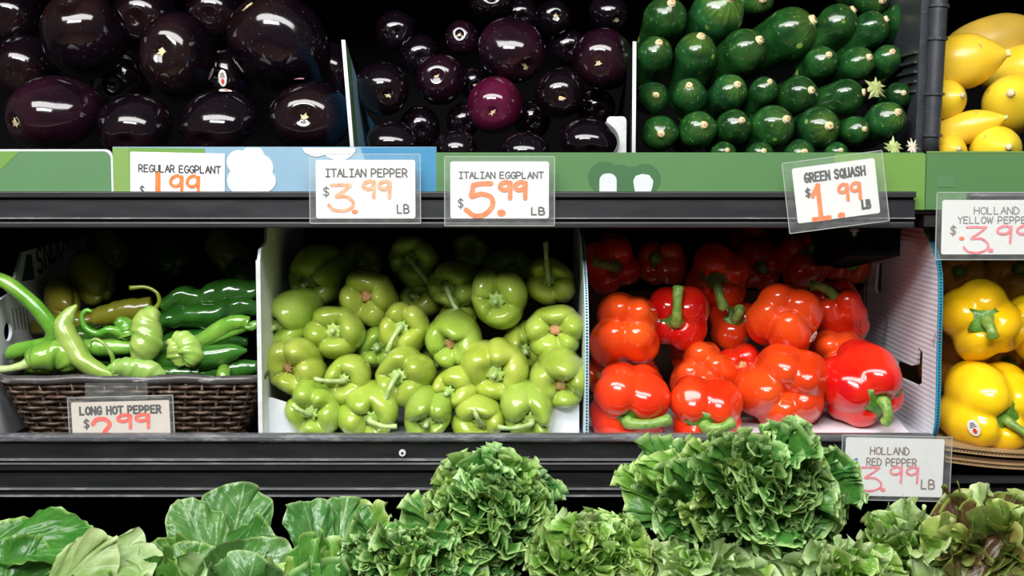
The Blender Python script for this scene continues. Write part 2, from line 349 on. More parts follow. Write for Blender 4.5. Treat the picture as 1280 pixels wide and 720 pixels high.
# lower shelf
sl = empty('display_shelf', (0, 0, 0), 'wide black lower shelf with grooved double rail carrying the pepper boxes', 'shelf')
ZF = zz(545)-.014                            # lower shelf floor height
XRL = xx(1168)
MB().box((XL, .0, ZF-.016), (XRL, .60, ZF-.001)).build('shelf_deck', M['rail_dark'], sl)
strip('top_lip', XL, XRL, 543.5, 553, -.016, M['rail_lip'], sl, .0, .003)
strip('front_face', XL, XRL, 553, 574.5, -.010, M['rail_low'], sl)
strip('ridge', XL, XRL, 574, 576, -.015, M['rail_edge'], sl)
strip('recess', XL, XRL, 576, 579, -.006, M['rail_dark'], sl)
strip('ridge', XL, XRL, 579, 580.6, -.015, M['rail_edge'], sl)
strip('middle_lip', XL, XRL, 580.6, 588.5, -.013, M['rail_low'], sl, .0, .001)
strip('recess', XL, XRL, 588.5, 594, -.006, M['rail_dark'], sl)
strip('front_face', XL, XRL, 594, 611, -.010, M['rail_low'], sl)
strip('ridge', XL, XRL, 610.8, 612.4, -.015, M['rail_edge'], sl)
strip('front_face', XL, XRL, 612.4, 619.5, -.011, M['rail_low'], sl)
strip('ridge', XL, XRL, 619.5, 621, -.015, M['rail_edge'], sl)
p = P(503, 566, -.0105); mb = MB(); mb.add(*tube([(p.x, p.y+.002, p.z), (p.x, p.y-.002, p.z)], [4.6*k, 4.2*k], 3, 16)); scr = mb.build('screw', M['board_edge'], sl)
mb = MB(); mb.add(*tube([(p.x, p.y-.0015, p.z), (p.x, p.y-.0028, p.z)], [1.8*k, 1.6*k], 3, 10)); mb.build('screw_socket', M['rail_dark'], scr)
# right hand bay shelves
XB = xx(1157)
s2 = empty('display_shelf', (0, 0, 0), 'black shelf end behind the yellow pepper tag at the right edge', 'shelf')
MB().box((XB, .012, zz(284)), (1.0, .60, zz(270))).build('shelf_deck', M['rail_dark'], s2)
strip('top_lip', XB+.045, 1.0, 240, 246, -.012, M['rail_lip'], s2, .002, .001)
strip('front_face', XB+.045, 1.0, 246, 259, -.008, M['rail'], s2, .012)
s3 = empty('display_shelf', (0, 0, 0), 'black shelf below the brown crate of yellow peppers', 'shelf')
MB().box((xx(1192), .01, zz(622)), (1.0, .60, zz(600))).build('shelf_deck', M['rail_dark'], s3)
strip('front_face', xx(1192), 1.0, 598, 604, -.004, M['rail'], s3, .012)
# upper (out of frame) canopy shelf that shades the back of the eggplants
tag(MB().box((XL, .10, 1.66), (1.05, .62, 1.69)).build('top_shelf', M['rail_dark']), 'black shelf overhead that shades the back of the eggplant crates', 'shelf')
# lettuce bed
bed = empty('produce_bed', (0, 0, 0), 'black slanting bed under the heads of lettuce', 'shelf')
MB().add(*extrude_profile([(-.50, .70), (-.50, .73), (.50, .80), (.50, .70)], -1.05, 1.05)).build('bed_panel', M['black'], bed)
struct('wall_lower', MB().box((-1.05, .48, 0), (1.05, .52, ZF-.02)), M['black'])
struct('wall_base', MB().box((-1.05, -.46, 0), (1.05, -.42, .70)), M['black'])

# ------------------------------------------------------------------ lettering
GL = {
 'A': ['l', [(0, 0), (.5, 1), (1, 0)], [(.2, .38), (.8, .38)]],
 'B': ['l', [(0, 0), (0, 1), (.62, .97), (.78, .78), (.6, .56), (0, .53)], [(.6, .56), (.88, .36), (.8, .1), (.5, 0), (0, 0)]],
 'D': ['l', [(0, 0), (0, 1), (.45, .93), (.82, .7), (.9, .42), (.7, .12), (.4, 0), (0, 0)]],
 'E': ['l', [(.8, 1), (0, 1), (0, 0), (.85, 0)], [(0, .52), (.7, .52)]],
 'G': ['l', [(.9, .82), (.7, .98), (.45, 1), (.15, .8), (0, .48), (.12, .14), (.42, 0), (.8, .08), (.95, .42), (.55, .42)]],
 'H': ['l', [(0, 0), (0, 1)], [(.9, 0), (.9, 1)], [(0, .5), (.9, .5)]],
 'I': ['l', [(.35, 0), (.35, 1)], [(0, 1), (.7, 1)], [(0, 0), (.7, 0)]],
 'i': ['l', [(.1, 0), (.1, 1)]],
 'L': ['l', [(0, 1), (0, 0), (.75, 0)]],
 'N': ['l', [(0, 0), (0, 1), (.9, 0), (.9, 1)]],
 'O': ['l', [(.5, 1), (.16, .84), (0, .5), (.16, .14), (.5, 0), (.86, .14), (1, .5), (.86, .84), (.5, 1)]],
 'P': ['l', [(0, 0), (0, 1), (.55, .98), (.82, .8), (.78, .56), (.5, .44), (0, .42)]],
 'Q': ['l', [(.5, 1), (.16, .84), (0, .5), (.16, .14), (.5, 0), (.86, .14), (1, .5), (.86, .84), (.5, 1)], [(.6, .22), (1, -.08)]],
 'R': ['l', [(0, 0), (0, 1), (.55, .98), (.8, .78), (.7, .55), (0, .46)], [(.35, .48), (.88, 0)]],
 'S': ['l', [(.82, .85), (.6, 1), (.25, .97), (.05, .76), (.22, .56), (.65, .44), (.85, .24), (.65, .02), (.3, 0), (.02, .14)]],
 'T': ['l', [(0, 1), (1, 1)], [(.5, 1), (.5, 0)]],
 'U': ['l', [(0, 1), (.02, .3), (.2, .04), (.5, 0), (.8, .05), (.92, .3), (.92, 1)]],
 'V': ['l', [(0, 1), (.45, 0), (.9, 1)]],
 'W': ['l', [(0, 1), (.3, 0), (.6, .85), (.9, 0), (1.2, 1)]],
 'X': ['l', [(0, 1), (.9, 0)], [(.9, 1), (0, 0)]],
 'Y': ['l', [(0, 1), (.45, .5), (.9, 1)], [(.45, .5), (.45, 0)]],
 '$': ['l', [(.8, .8), (.6, .92), (.25, .9), (.08, .74), (.22, .57), (.62, .45), (.8, .28), (.62, .1), (.3, .08), (.04, .2)], [(.44, 1.08), (.44, -.1)]],
 '1': ['c', [(.3, 1), (.3, 0)]],
 'f': ['l', [(.0, .72), (.35, 1), (.35, 0)], [(-.05, 0), (.8, 0)]],
 '2': ['c', [(.02, .78), (.2, .98), (.6, 1), (.85, .75), (.6, .4), (.45, .1), (.45, 0)]],
 '3': ['c', [(.10, .97), (.45, .98), (.82, .97)], [(.82, .97), (.55, .74), (.28, .54), (.65, .54), (.9, .34), (.85, .12), (.5, 0), (.15, .06), (0, .22)]],
 '5': ['c', [(.85, .98), (.5, .97), (.25, .93)], [(.25, .93), (.22, .75), (.2, .58), (.5, .66), (.85, .56), (.9, .3), (.65, .05), (.3, 0), (0, .18)]],
 '9': ['c', [(.82, .88), (.5, 1), (.1, .85), (.05, .62), (.35, .5), (.7, .6), (.84, .86)], [(.86, .95), (.84, .5), (.82, 0)]],
 '.': ['l', [(0, .0), (.06, .02)]],
}
lift = [0.0]
def ribbon(mb, pts, w, square=False):
    def up(): lift[0] -= 4e-7; return lift[0]
    p = np.array(pts, float)
    for i in range(len(p)-1):
        d = p[i+1]-p[i]; L = np.linalg.norm(d)
        if L < 1e-9: continue
        d /= L; n = np.array([-d[1], d[0]])*w/2; e = d*(w/2 if square else 0)
        a, b = p[i]-e, p[i+1]+e
        u = up()
        mb.add([(a[0]+n[0], u, a[1]+n[1]), (a[0]-n[0], u, a[1]-n[1]), (b[0]-n[0], u, b[1]-n[1]), (b[0]+n[0], u, b[1]+n[1])], [(0, 1, 2, 3)])
    if not square:
        for q in p:
            u = up(); v = [(q[0]+w/2*math.cos(a), u, q[1]+w/2*math.sin(a)) for a in np.linspace(0, 2*np.pi, 10, endpoint=False)]
            mb.add(v, [tuple(range(9, -1, -1))])
def write(mb, text, x0, y0, x1, h, w, gap=.28, square=False, k=1, serif=True, jitter=0, seed=0):
    """text from x0 to x1 with baseline y0 and cap height h (sign pixels, y up), stroke w"""
    rs = random.Random(seed); tot = 0; adv = []
    for ch in text:
        a = {' ': .5, 'I': .7 if serif else .15, 'i': .15, 'W': 1.2, '.': .1, '1': .5}.get(ch, .9); adv.append(a); tot += a+gap
    u = (x1-x0)/(tot-gap); x = x0
    for ch, a in zip(text, adv):
        if ch != ' ':
            g = GL['i' if ch == 'I' and not serif else ch]; jy = rs.uniform(-jitter, jitter)*h
            for st in g[1:]:
                pts = [(x+q[0]*u, y0+jy+q[1]*h) for q in st]
                if g[0] == 'c' or (ch in 'OQSGDBPRU$' and not square):
                    if len(pts) > 3:
                        pts = catmull(pts, 5*len(pts))
                ribbon(mb, [(q[0]*k, q[1]*k) for q in pts], w*k, square)
        x += (a+gap)*u
def sign(label, cx, cy, w, h, Y, rot, holder, lines, cardmat='paper', shear=0, extra=None, rad=3):
    """price tag centred at photo px cx,cy. lines: (name, text, x0,y0,x1,h,stroke,mat,square,serif) in px right/up from the centre"""
    k = K(Y); r = empty('price_tag', P(cx, cy, Y), label, 'price tag'); r.rotation_euler = (0, -math.radians(rot), 0)
    plate('card', [(x*k, y*k) for x, y in rrect(-w/2, -h/2, w/2, h/2, rad)], [], .0006, M[cardmat], r)
    if holder:
        x0, y0, x1, y1 = holder; sl = plate('plastic_sleeve', [(x*k, y*k) for x, y in rrect(x0, y0, x1, y1, 2)], [], .0005, M['clear'], r, loc=(0, -.0016, 0))
        mb = MB()
        e = 1.1
        for a in ((x0, y0, x1, y0+e), (x0, y1-e, x1, y1), (x0, y0, x0+e, y1), (x1-e, y0, x1, y1)):
            mb.box((a[0]*k, -.0022, a[1]*k), (a[2]*k, -.0012, a[3]*k))
        mb.build('sleeve_edge', M['clear_edge'], sl)
    for nm, tx, ax, ay, bx, hh, sw, mt, sq, se in lines:
        lift[0] = 0; mb = MB(); write(mb, tx, ax, ay, bx, hh, sw, k=k, square=sq, serif=se, gap=.42 if sq else .30)
        o = mb.build(nm, M[mt], r); o.location.y = -.0005-.00008*len(r.children)
    return r
# ------------------------------------------------------------------ upper crates: printed fronts
def panel(name, label, x0, y0, x1, y1, Y, m, corners=(0, 0, 0, 0), r=8):
    c = empty(name, P((x0+x1)/2, y1, Y), label, 'crate'); k = K(Y); hw = (x1-x0)/2; H = y1-y0
    plate('front_board', [(a*k, b*k) for a, b in rrect(-hw, 0, hw, H, r, corners=corners)], [], .004, M[m], c)
    def art(nm, poly, mt, off=.0024):
        return plate(nm, [((a-(x0+x1)/2)*k, (y1-b)*k) for a, b in poly], [], .0004, M[mt], c, loc=(0, -off, 0))
    return c, art
def cloud(circles, n=20):
    """outline of a union of discs sampled around their centroid"""
    cx = sum(c[0] for c in circles)/len(circles); cy = sum(c[1] for c in circles)/len(circles); out = []
    for i in range(90):
        a = 2*math.pi*i/90; best = 1
        for (x, y, r) in circles:
            dx, dy = x-cx, y-cy; b = dx*math.cos(a)+dy*math.sin(a); disc = b*b-(dx*dx+dy*dy-r*r)
            if disc > 0: best = max(best, b+math.sqrt(disc))
        out.append((cx+best*math.cos(a), max(cy+best*math.sin(a), 185)))
    return out
YP = .004
c1, art = panel('produce_crate', 'sage green printed crate front with white rounded rim at the far left', -90, 187, 143, 262, YP, 'white_print', (1, 0, 0, 0), 10)
art('green_print', rrect(-90, 189.5, 140.5, 262, 9, corners=(0, 0, 0, 1)), 'green_left')
art('light_corner', [(-90, 189.5), (28, 189.5), (2, 214), (-20, 240), (-90, 240)], 'green_mid', .0028)
c2, art = panel('produce_crate', 'light green and pale blue printed crate front with white clouds below the round eggplants', 143.5, 184, 545.5, 262, YP, 'blue_pale')
art('light_green_print', [(143.5, 185), (163, 185), (163, 262), (143.5, 262)], 'green_light')
art('green_print', [(163, 185), (258, 186), (258, 262), (163, 262)], 'green_mid')
art('blue_print', [(452, 185), (545, 184.5), (545, 262), (520, 262), (500, 262), (470, 240)], 'blue')
art('white_cloud', cloud([(300, 203, 15), (318, 196, 14), (326, 210, 17), (332, 226, 14), (302, 226, 17), (316, 236, 15)]), 'white_print', .0028)
art('white_cloud', [(379, 185), (382, 191), (389, 195), (398, 196.5), (407, 194), (412, 198), (422, 201), (433, 200), (441, 195), (445, 190), (445, 185)], 'white_print', .0028)
c3, art = panel('produce_crate', 'long plain green crate front with white shapes below the small eggplants and green squash', 546, 191, 1155, 262, .0045, 'green_print', (1, 0, 0, 0), 5)
art('leaf_green_print', rrect(1040, 192, 1154, 262, 5, corners=(0, 0, 0, 1)), 'green_mid')
art('leaf_green_print', [(960, 192), (1041, 192), (1041, 262), (900, 262)], 'green_print', .0028)
art('dark_blob', cloud([(755, 222, 20), (775, 224, 18), (790, 226, 18), (806, 224, 19), (765, 236, 22), (795, 236, 22)]), 'green_deep')
art('white_shape', rrect(749, 217, 770.5, 262, 9, corners=(0, 0, 1, 1)), 'white_print', .0032)
art('white_shape', [(791, 226), (794, 220), (802, 217.5), (811, 219), (816, 226), (815, 234), (812, 242), (812, 262), (794, 262), (794, 244)], 'white_print', .0032)
c4, art = panel('produce_crate', 'green crate front below the yellow squash at the right edge', 1156, 189.5, 1420, 262, .006, 'green_print', (0, 1, 0, 0), 4)
art('pale_rim', [(1156, 189.6), (1420, 189.6), (1420, 191.2), (1156, 191.2)], 'green_light')
art('dark_patch', [(1171, 220), (1192, 220), (1192, 234), (1171, 234)], 'green_left')

# crate sides between the upper heaps
def side_board(name, label, x, pts, th, m, parent=None, holes=(), cat='crate'):
    """board in the depth-height plane at world x. pts (y,z)"""
    o = plate(name, pts, holes, th, M[m], parent, 'side', (x, 0, 0))
    if not parent: tag(o, label, cat)
    return o
d1 = empty('crate_divider', (0, 0, 0), 'white-edged crate side with green and blue print between round and small eggplants', 'crate')
zt, zb = zz(50, .012), zz(262, .012); xa = P(446, 187, .012).x
def sheared(o, x0, dx):          # lean a side board sideways with height
    for v in o.data.vertices: v.co.x += dx*(v.co.z-zb)/(zt-zb)
o = side_board('side_board', '', xa, [(.013, zb), (.30, zb), (.30, zt-.09), (.20, zt-.075), (.013, zt)], .003, 'blue', d1); sheared(o, xa, -.014)
o = side_board('green_print', '', xa+.0018, [(.0135, zb), (.055, zb), (.055, zt-.017), (.0135, zt)], .0006, 'green_left', d1); sheared(o, xa, -.014)
o = side_board('blue_print', '', xa+.0018, [(.0552, zb), (.13, zb), (.13, zt-.048), (.0552, zt-.017)], .0006, 'blue_pale', d1); sheared(o, xa, -.014)
o = side_board('cut_edge', '', xa, [(.010, zb), (.0132, zb), (.0132, zt), (.010, zt)], .0042, 'white_print', d1); sheared(o, xa, -.014)
d2 = empty('crate_divider', (0, 0, 0), 'thin white-edged crate side between small eggplants and green squash', 'crate')
xb = P(792, 187, .012).x; zt2 = zz(52, .012)
side_board('side_board', '', xb, [(.013, zb), (.30, zb), (.30, zt2-.09), (.013, zt2)], .003, 'black', d2)
o = side_board('cut_edge', '', xb, [(.010, zb), (.0132, zb), (.0132, zt2), (.010, zt2)], .0040, 'white_print', d2)
pf = P(770, 165, .05)
o = plate('cardboard_flap', rrect(-.011, -.030, .012, .018, .005), [], .002, M['kraft'] if 0 else M['board_edge'], None, loc=pf)
tag(o, 'beige cardboard flap upright beside the small eggplants', 'flap')
# black folding crate end with upright ribbed post
cr = empty('plastic_crate', (0, 0, 0), 'black plastic crate end with ribbed corner post right of the green squash', 'crate')
top, bot = P(1176, -40, .03), P(1163.5, 190, .03)
post = MB(); post.add(*tube([tuple(bot), tuple(bot*.5+top*.5), tuple(top)], [.0098, .0100, .0106], 12, 12)); post.build('corner_post', M['crate'], cr, True)
for py in (7, 48, 117, 169):
    f_ = (190-py)/230; c = bot.lerp(top, f_); mb = MB(); u = (top-bot).normalized()*.0016
    mb.add(*tube([tuple(c-u), tuple(c+u)], [.0122, .0122], 3, 12)); mb.build('collar', M['crate'], cr)
a, b = P(1157, -40, .045), P(1147, 190, .045)
mb = MB(); mb.add([(a.x-.003, a.y, a.z), (a.x+.022, a.y, a.z), (b.x+.020, b.y, b.z), (b.x-.003, b.y, b.z), (a.x-.003, .33, a.z), (a.x+.022, .33, a.z), (b.x+.020, .33, b.z), (b.x-.003, .33, b.z)],
  [(0, 3, 2, 1), (4, 5, 6, 7), (0, 1, 5, 4), (1, 2, 6, 5), (2, 3, 7, 6), (3, 0, 4, 7)]); mb.build('end_wall', M['crate'], cr)
for py in (66, 78, 90, 102, 114):
    p = P(1139, py, .06); mb = MB(); mb.box((p.x, .05, p.z-.0015), (p.x+.012, .30, p.z+.0015)); mb.build('rib', M['crate'], cr)

# ------------------------------------------------------------------ fruit meshes
def revolve(prof, rings, seg, lobes=0, groove=.0, dip=0, seed=0, wob=.03, expo=.55, R=1.0, squash=1.0, backdip=.9):
    rs = np.random.RandomState(seed); c = catmull(prof, rings); r = c[:, 0].clip(0); z = c[:, 1]
    th = np.linspace(0, 2*np.pi, seg, endpoint=False)
    T, rr = np.meshgrid(th, r); Z = np.repeat(z[:, None], seg, 1)
    if lobes:
        ph = rs.rand(6)*6.28; zz_ = (Z-z.min())/(z.max()-z.min())
        warp = T+ph[0]+.22*np.sin(T+ph[1])+.12*np.sin(2*T+ph[2])+.15*np.sin(zz_*2+ph[3])
        Lc = np.abs(np.cos(lobes*warp/2))**expo; amp = 1+.13*np.sin(T+ph[4])*Lc+.09*np.sin(2*T+ph[5])*Lc
        rb = np.clip(rr/.45, 0, 1)
        tb = np.where(zz_ > .30, np.clip((1-zz_)*1.8+.35, .35, 1), 1.0)
        gz = groove*(.5+.5*np.abs(zz_-.45)*2)
        rn = rr*(1-gz*(1-Lc))*amp
        front = np.clip((zz_-.62)/.2, 0, 1); back = np.clip((.30-zz_)/.2, 0, 1)
        bump = np.sin(np.clip(rr/.95, 0, 1)*np.pi)
        lo = .10*np.sin(T+ph[1])+.06*np.sin(2*T+ph[2])
        Zn = Z-front*dip*(1-Lc)*bump+back*dip*backdip*(1-Lc)*np.clip(rr*2.2, 0, 1)*np.clip(1.35-rr*.9, 0, 1)-back*.22*Lc*np.clip(1-np.abs(rr-.5)*2.4, 0, 1)*(backdip > 1)+front*bump*lo
        rr, Z = rn, Zn
    else:
        ph = rs.rand(4)*6.28; rr = rr*(1+wob*np.sin(2*T+ph[0]+Z*.8)+wob*.6*np.sin(3*T+ph[1]-Z))
    V = np.stack([rr*np.cos(T)*R, rr*np.sin(T)*R*squash, Z*R], 2).reshape(-1, 3); f = []
    for i in range(rings-1):
        for j in range(seg):
            k = (j+1) % seg; f.append((i*seg+j, (i+1)*seg+j, (i+1)*seg+k, i*seg+k))
    return V, f
def pepper_body(n, b, top, taper, R, seed, rings=46, seg=76, asp=1.0, deep=0.0):
    """n swollen lobes standing round the axis, grown together; returns verts, faces, height of the stem pit"""
    rs = np.random.RandomState(seed); off, rad = (.36, .64) if n == 3 else ((.42, .58) if n == 4 else (.47, .53))
    off += deep; rad -= deep
    pol = np.linspace(1e-3, np.pi-1e-3, rings); az = np.linspace(0, 2*np.pi, seg, endpoint=False); A_, P_ = np.meshgrid(az, pol)
    cz = top-b
    D = np.stack([np.sin(P_)*np.cos(A_), np.sin(P_)*np.sin(A_), np.cos(P_)*b], -1); D /= np.linalg.norm(D, axis=-1)[..., None]
    ds = []
    for i in range(n):
        a = 2*np.pi*(i+rs.uniform(-.16, .16))/n+seed; o = off*rs.uniform(.88, 1.10); r = rad*rs.uniform(.93, 1.09); r = max(r, o+.06); bz = b*rs.uniform(.90, 1.03)
        c = np.array([o*np.cos(a), o*np.sin(a), rs.uniform(-.08, .08)*b]); inv = 1/np.array([r, r, bz])
        d = D*inv; e = c*inv; qa = (d*d).sum(-1); qb = (d*e).sum(-1); qc = (e*e).sum()-1
        ds.append((qb+np.sqrt(np.maximum(qb*qb-qa*qc, 1e-6)))/qa)
    ds = np.array(ds); k = 26.0; m = ds.max(0); d = m+np.log(np.exp(k*(ds-m)).sum(0))/k
    V = D*d[..., None]; z = V[..., 2]; rho = np.hypot(V[..., 0], V[..., 1])
    # square the shoulders a little, taper towards the blossom end
    f = 1-taper*np.clip(.35-z/b, 0, 2)*.55+.05*np.sin(z*3+seed); V[..., 0] *= f; V[..., 1] *= f*asp
    V[..., 2] = np.where(z > 0, z-.16*np.clip(1-(rho/.26)**2, 0, 1), z)
    w = .018*np.sin(V[..., 2]*9+3*A_+seed)+.014*np.sin(5*A_+V[..., 2]*4+seed*2)
    V[..., :2] *= (1+w)[..., None]
    V[..., 2] += cz; pit = V[0, :, 2].mean(); V = (V*R).reshape(-1, 3); fs = []
    for i in range(rings-1):
        for j in range(seg):
            q = (j+1) % seg; fs.append((i*seg+j, (i+1)*seg+j, (i+1)*seg+q, i*seg+q))
    return V, fs, pit*R
def dirv(px, py, r, tx, ty, rad=1.0):
    ox, oz = (tx-px)/r*rad, -(ty-py)/r*rad; q = ox*ox+oz*oz
    if q > .9: s = math.sqrt(.9/q); ox *= s; oz *= s; q = .9
    return Vector((ox, -math.sqrt(1-q), oz))
def place(o, loc, d, roll=0):
    o.location = loc; q = Vector(d).to_track_quat('Z', 'Y'); q = q @ Quaternion((0, 0, 1), roll); o.rotation_mode = 'QUATERNION'; o.rotation_quaternion = q
    return Matrix.Translation(loc) @ q.to_matrix().to_4x4()
def star(R, n, r0, r1, z, seed=0, cone=.1, th=.04, jit=.15):
    rs = random.Random(seed); v = [(0, 0, z+cone)]; f = []; m = 2*n
    for i in range(m):
        a = 2*math.pi*i/m+rs.uniform(-.1, .1); r = (r1 if i % 2 == 0 else r0)*rs.uniform(1-jit, 1+jit)
        v.append((r*.55*math.cos(a), r*.55*math.sin(a), z+cone*.7)); v.append((r*math.cos(a), r*math.sin(a), z+rs.uniform(-.02, .05)))
    nn = len(v); v += [(x*.98, y*.98, zz_-th) for x, y, zz_ in v]
    for i in range(m):
        a, b = 1+2*i, 1+2*((i+1) % m); f += [(0, a, b), (a, a+1, b+1, b), (nn, nn+b, nn+a), (nn+a, nn+b, nn+b+1, nn+a+1), (a+1, nn+a+1, nn+b+1, b+1)]
    return [(x*R, y*R, q*R) for x, y, q in v], f
def sticker(parent, M4, center, R, px, py, Y, w, h, rot, main='sticker', spot=None):
    """small oval label stuck on the skin at px,py"""
    tgt = P(px, py, Y); d = (tgt-center).normalized()
    inv = M4.inverted(); loc = center+d*R; q = d.to_track_quat('Z', 'Y')@Quaternion((0, 0, 1), rot)
    def ell(s, off, cx=0, cy=0, n=20, asp=1):
        v = [(0+cx, 0+cy, off)]; f = []
        for i in range(n):
            a = 2*math.pi*i/n; x = w*s*math.cos(a)+cx; y = h*s*asp*math.sin(a)+cy; v.append((x, y, off-(x*x+y*y)/(2*R)))
        for i in range(n): f.append((0, 1+i, 1+(i+1) % n))
        return [inv@(loc+q@Vector(p)) for p in v], f
    s = mesh_obj('sticker', *ell(1, .0016), M[main], parent)
    if spot:
        mesh_obj('sticker_mark', *ell(.34, .0019, 0, -h*.35), M[spot], s); mb = MB()
        for k_ in range(3):
            yy = h*(.1+.22*k_); ww = w*(.6-.12*k_)
            mb.add([inv@(loc+q@Vector(p)) for p in ((-ww, yy, .0018), (ww, yy, .0018), (ww, yy+h*.1, .0018), (-ww, yy+h*.1, .0018))], [(0, 1, 2, 3)])
        mb.build('sticker_print', M['sticker_ink'], s)
    return s
CANE = [(0, .43), (.1, .44), (.22, .56), (.38, .78), (.56, .87), (.76, .76), (.93, .42), (1, 0), (.97, -.45), (.86, -1.0), (.66, -1.45), (.38, -1.68), (.14, -1.68), (0, -1.62)]
BELL = [(0, .40), (.1, .41), (.22, .50), (.38, .74), (.56, .86), (.78, .76), (.95, .42), (1.02, 0), (1.0, -.40), (.90, -.78), (.70, -1.00), (.45, -1.05), (.2, -.93), (0, -.86)]
seedc = [100]
def pepper(kind, label, px, py, r, tx, ty, Y, top='stub', end=None, lobes=None, flip=False, skinm=None, roll=None, stems=None, length=1.0, group=None, stick=None, asp=1.0, sr=None):
    seedc[0] += 1; sd = seedc[0]; rs = random.Random(sd)
    R = r*K(Y)*(1.10 if kind == 'green' else 1.05); ctr = P(px, py, Y); d = dirv(px, py, r, tx, ty)
    prof = [(a, b if b > 0 else b*length) for a, b in (BELL if kind != 'green' else CANE)]
    nl = lobes or rs.choice([3, 4, 4] if kind == 'green' else [3, 4, 4])
    name = {'green': 'green_pepper', 'red': 'red_pepper', 'yellow': 'yellow_pepper'}[kind]
    cat = 'pepper'; e = empty(name, (0, 0, 0), label, cat, group)
    if flip:
        zb = ((.86-2*.97*length) if kind != 'green' else prof[-1][1])*R+.83*R; M4 = place(e, ctr-(-d)*zb if False else ctr+d*zb, -d, roll if roll is not None else rs.random()*6.28)
    else: M4 = place(e, ctr, d, roll if roll is not None else rs.random()*6.28)
    if kind == 'green':
        V, f = revolve(prof, 44, 72, nl, .16, .34, sd, R=R*.97, squash=asp, expo=.62); pit = .44*R
    else: V, f, pit = pepper_body(nl, .97*length, .86, .16, R*1.03, sd, asp=asp, deep=.03 if flip else 0)
    body = mesh_obj('body', V, f, M[skinm or {'green': 'lime', 'red': 'red', 'yellow': 'yellow'}[kind]], e)
    cm = 'calyx_pale' if kind == 'green' else 'calyx'; sm = stems or ('stem_pale' if kind == 'green' else 'stem')
    inv = M4.inverted(); base = M4@Vector((0, 0, pit)); pr = pit/R; out = (M4.to_3x3()@Vector((0, 0, 1)))
    th = sr or (.0030 if kind == 'green' else .0064)
    if top == 'scar':
        v, f2 = star(R, 9, .17, .19, pr+.02, sd, .05); mesh_obj('stem_scar', v, f2, M['scar'], e)
    elif top == 'hollow':
        v, f2 = star(R, 7, .10, .22, pr+.02, sd, .06); mesh_obj('dried_stem', v, f2, M['scar_dark'], e)
    elif not (flip and end is None):
        v, f2 = star(R, 8 if kind == 'green' else 6, .20 if kind == 'green' else .34, (.34 if kind == 'green' else .50), pr+.10 if kind == 'green' else pr+.17, sd, .04, .06); mesh_obj('calyx', v, f2, M[cm], e)
        s1 = base+out*(.30*R)
        if end: en = P(end[0], end[1], s1.y-(.010 if len(end) < 3 else end[2])); mid = s1*.45+en*.55+out*.006
        else: en = base+out*(.48*R); mid = base+out*.38*R
        pts = [inv@base, inv@s1, inv@mid, inv@en]
        V2, f3 = tube([tuple(q) for q in pts], [th*1.5, th*1.15, th*.9, th*1.15], 14, 9, .05, sd)
        mesh_obj('stem', V2, f3, M[sm], e)
    if stick: sticker(e, M4, ctr, R*.99, *stick)
    return e
B = 'in the white box of pale green peppers'
G = [ # label, px,py,r, tipx,tipy, Y, top, end, lobes, len
 ('pale green pepper at the top left of its heap, body running back', 393,348,33, 383,355,.16,'stub',None,4,1.15),
 ('pale green pepper high in its heap whose long stem hangs down to the right', 516,324,31, 512,320,.19,'stem',(536,354),4,1),
 ('yellowish green pepper with tan stem scar, in the second row of its heap', 462,370,34, 457,368,.13,'scar',None,4,1),
 ('pale green pepper against the white box side, stub stem pointing left', 356,401,33, 344,408,.10,'stub',None,3,1.2),
 ('pale green pepper with frayed star calyx, second from left in its middle row', 421,414,34, 419,410,.09,'stub',None,4,1),
 ('yellow-tinged green pepper with a thin white stem pointing down, in its second row', 566,358,31, 558,358,.16,'stem',(574,391),4,1),
 ('large pale green pepper with a round green knob stem under the shelf rail', 622,375,36, 619,374,.12,'stub',None,4,1.3),
 ('small green pepper with an upright stem, top right of its heap', 688,349,30, 684,345,.15,'stem',(682,302,.0),4,.7),
 ('five-lobed pale green pepper with tan stem scar, right edge, upper middle', 694,411,35, 693,409,.08,'scar',None,5,1),
 ('pale green pepper whose thick stem bends down left over its neighbour', 507,411,31, 501,405,.09,'stem',(484,440),4,1),
 ('pale green pepper with orange stem scar at the centre of the heap', 565,424,33, 562,431,.08,'scar',None,4,1.2),
 ('large shiny pale green pepper with a thick stem hanging down, centre left of heap', 503,471,37, 497,464,.055,'stem',(482,500),4,1),
 ('yellow-green pepper with a wide dark hollow instead of a stem', 366,460,36, 360,455,.06,'hollow',None,4,1),
 ('small pale green pepper with a long straight stem pointing left', 434,472,29, 430,473,.05,'stem',(393,474),3,1),
 ('biggest pale green pepper with a ringed knob stem, right of the heap centre', 622,464,39, 617,465,.05,'stub',None,4,1.1),
 ('smallest pale green pepper wedged low between larger ones, knob stem', 567,486,27, 558,489,.045,'stub',None,4,.9),
 ('large pale green pepper with a tan stem scar, lower right by the box edge', 701,476,36, 701,482,.045,'scar',None,4,1.2),
 ('green pepper at the bottom left corner of the heap, short stem pointing left', 394,515,35, 388,512,.035,'stem',(366,506),5,.9),
 ('green pepper in the bottom row with a white-tipped stem pointing right', 464,514,35, 466,524,.035,'stem',(496,533),4,.9),
 ('green pepper in the bottom row with a curled stub, third from left', 535,521,31, 534,528,.03,'stub',None,4,.9),
 ('small green pepper in the bottom row with a thin stem leaning up left', 600,523,31, 602,526,.03,'stem',(592,511),3,.9),
 ('green pepper at the bottom right with a long stem curving left along the shelf edge', 661,516,34, 664,528,.03,'stem',(622,534),4,1),
 ('dim green pepper with an orange scar deep under the shelf rail', 590,312,22, 589,309,.26,'scar',None,4,1),
 ('yellow-tinged green pepper glimpsed below the high long-stemmed pepper', 524,372,22, 516,368,.19,'stub',None,3,1),
 ('green pepper partly hidden behind the middle row, left of the bent stem', 471,434,26, 474,432,.12,'stub',None,4,1),
]
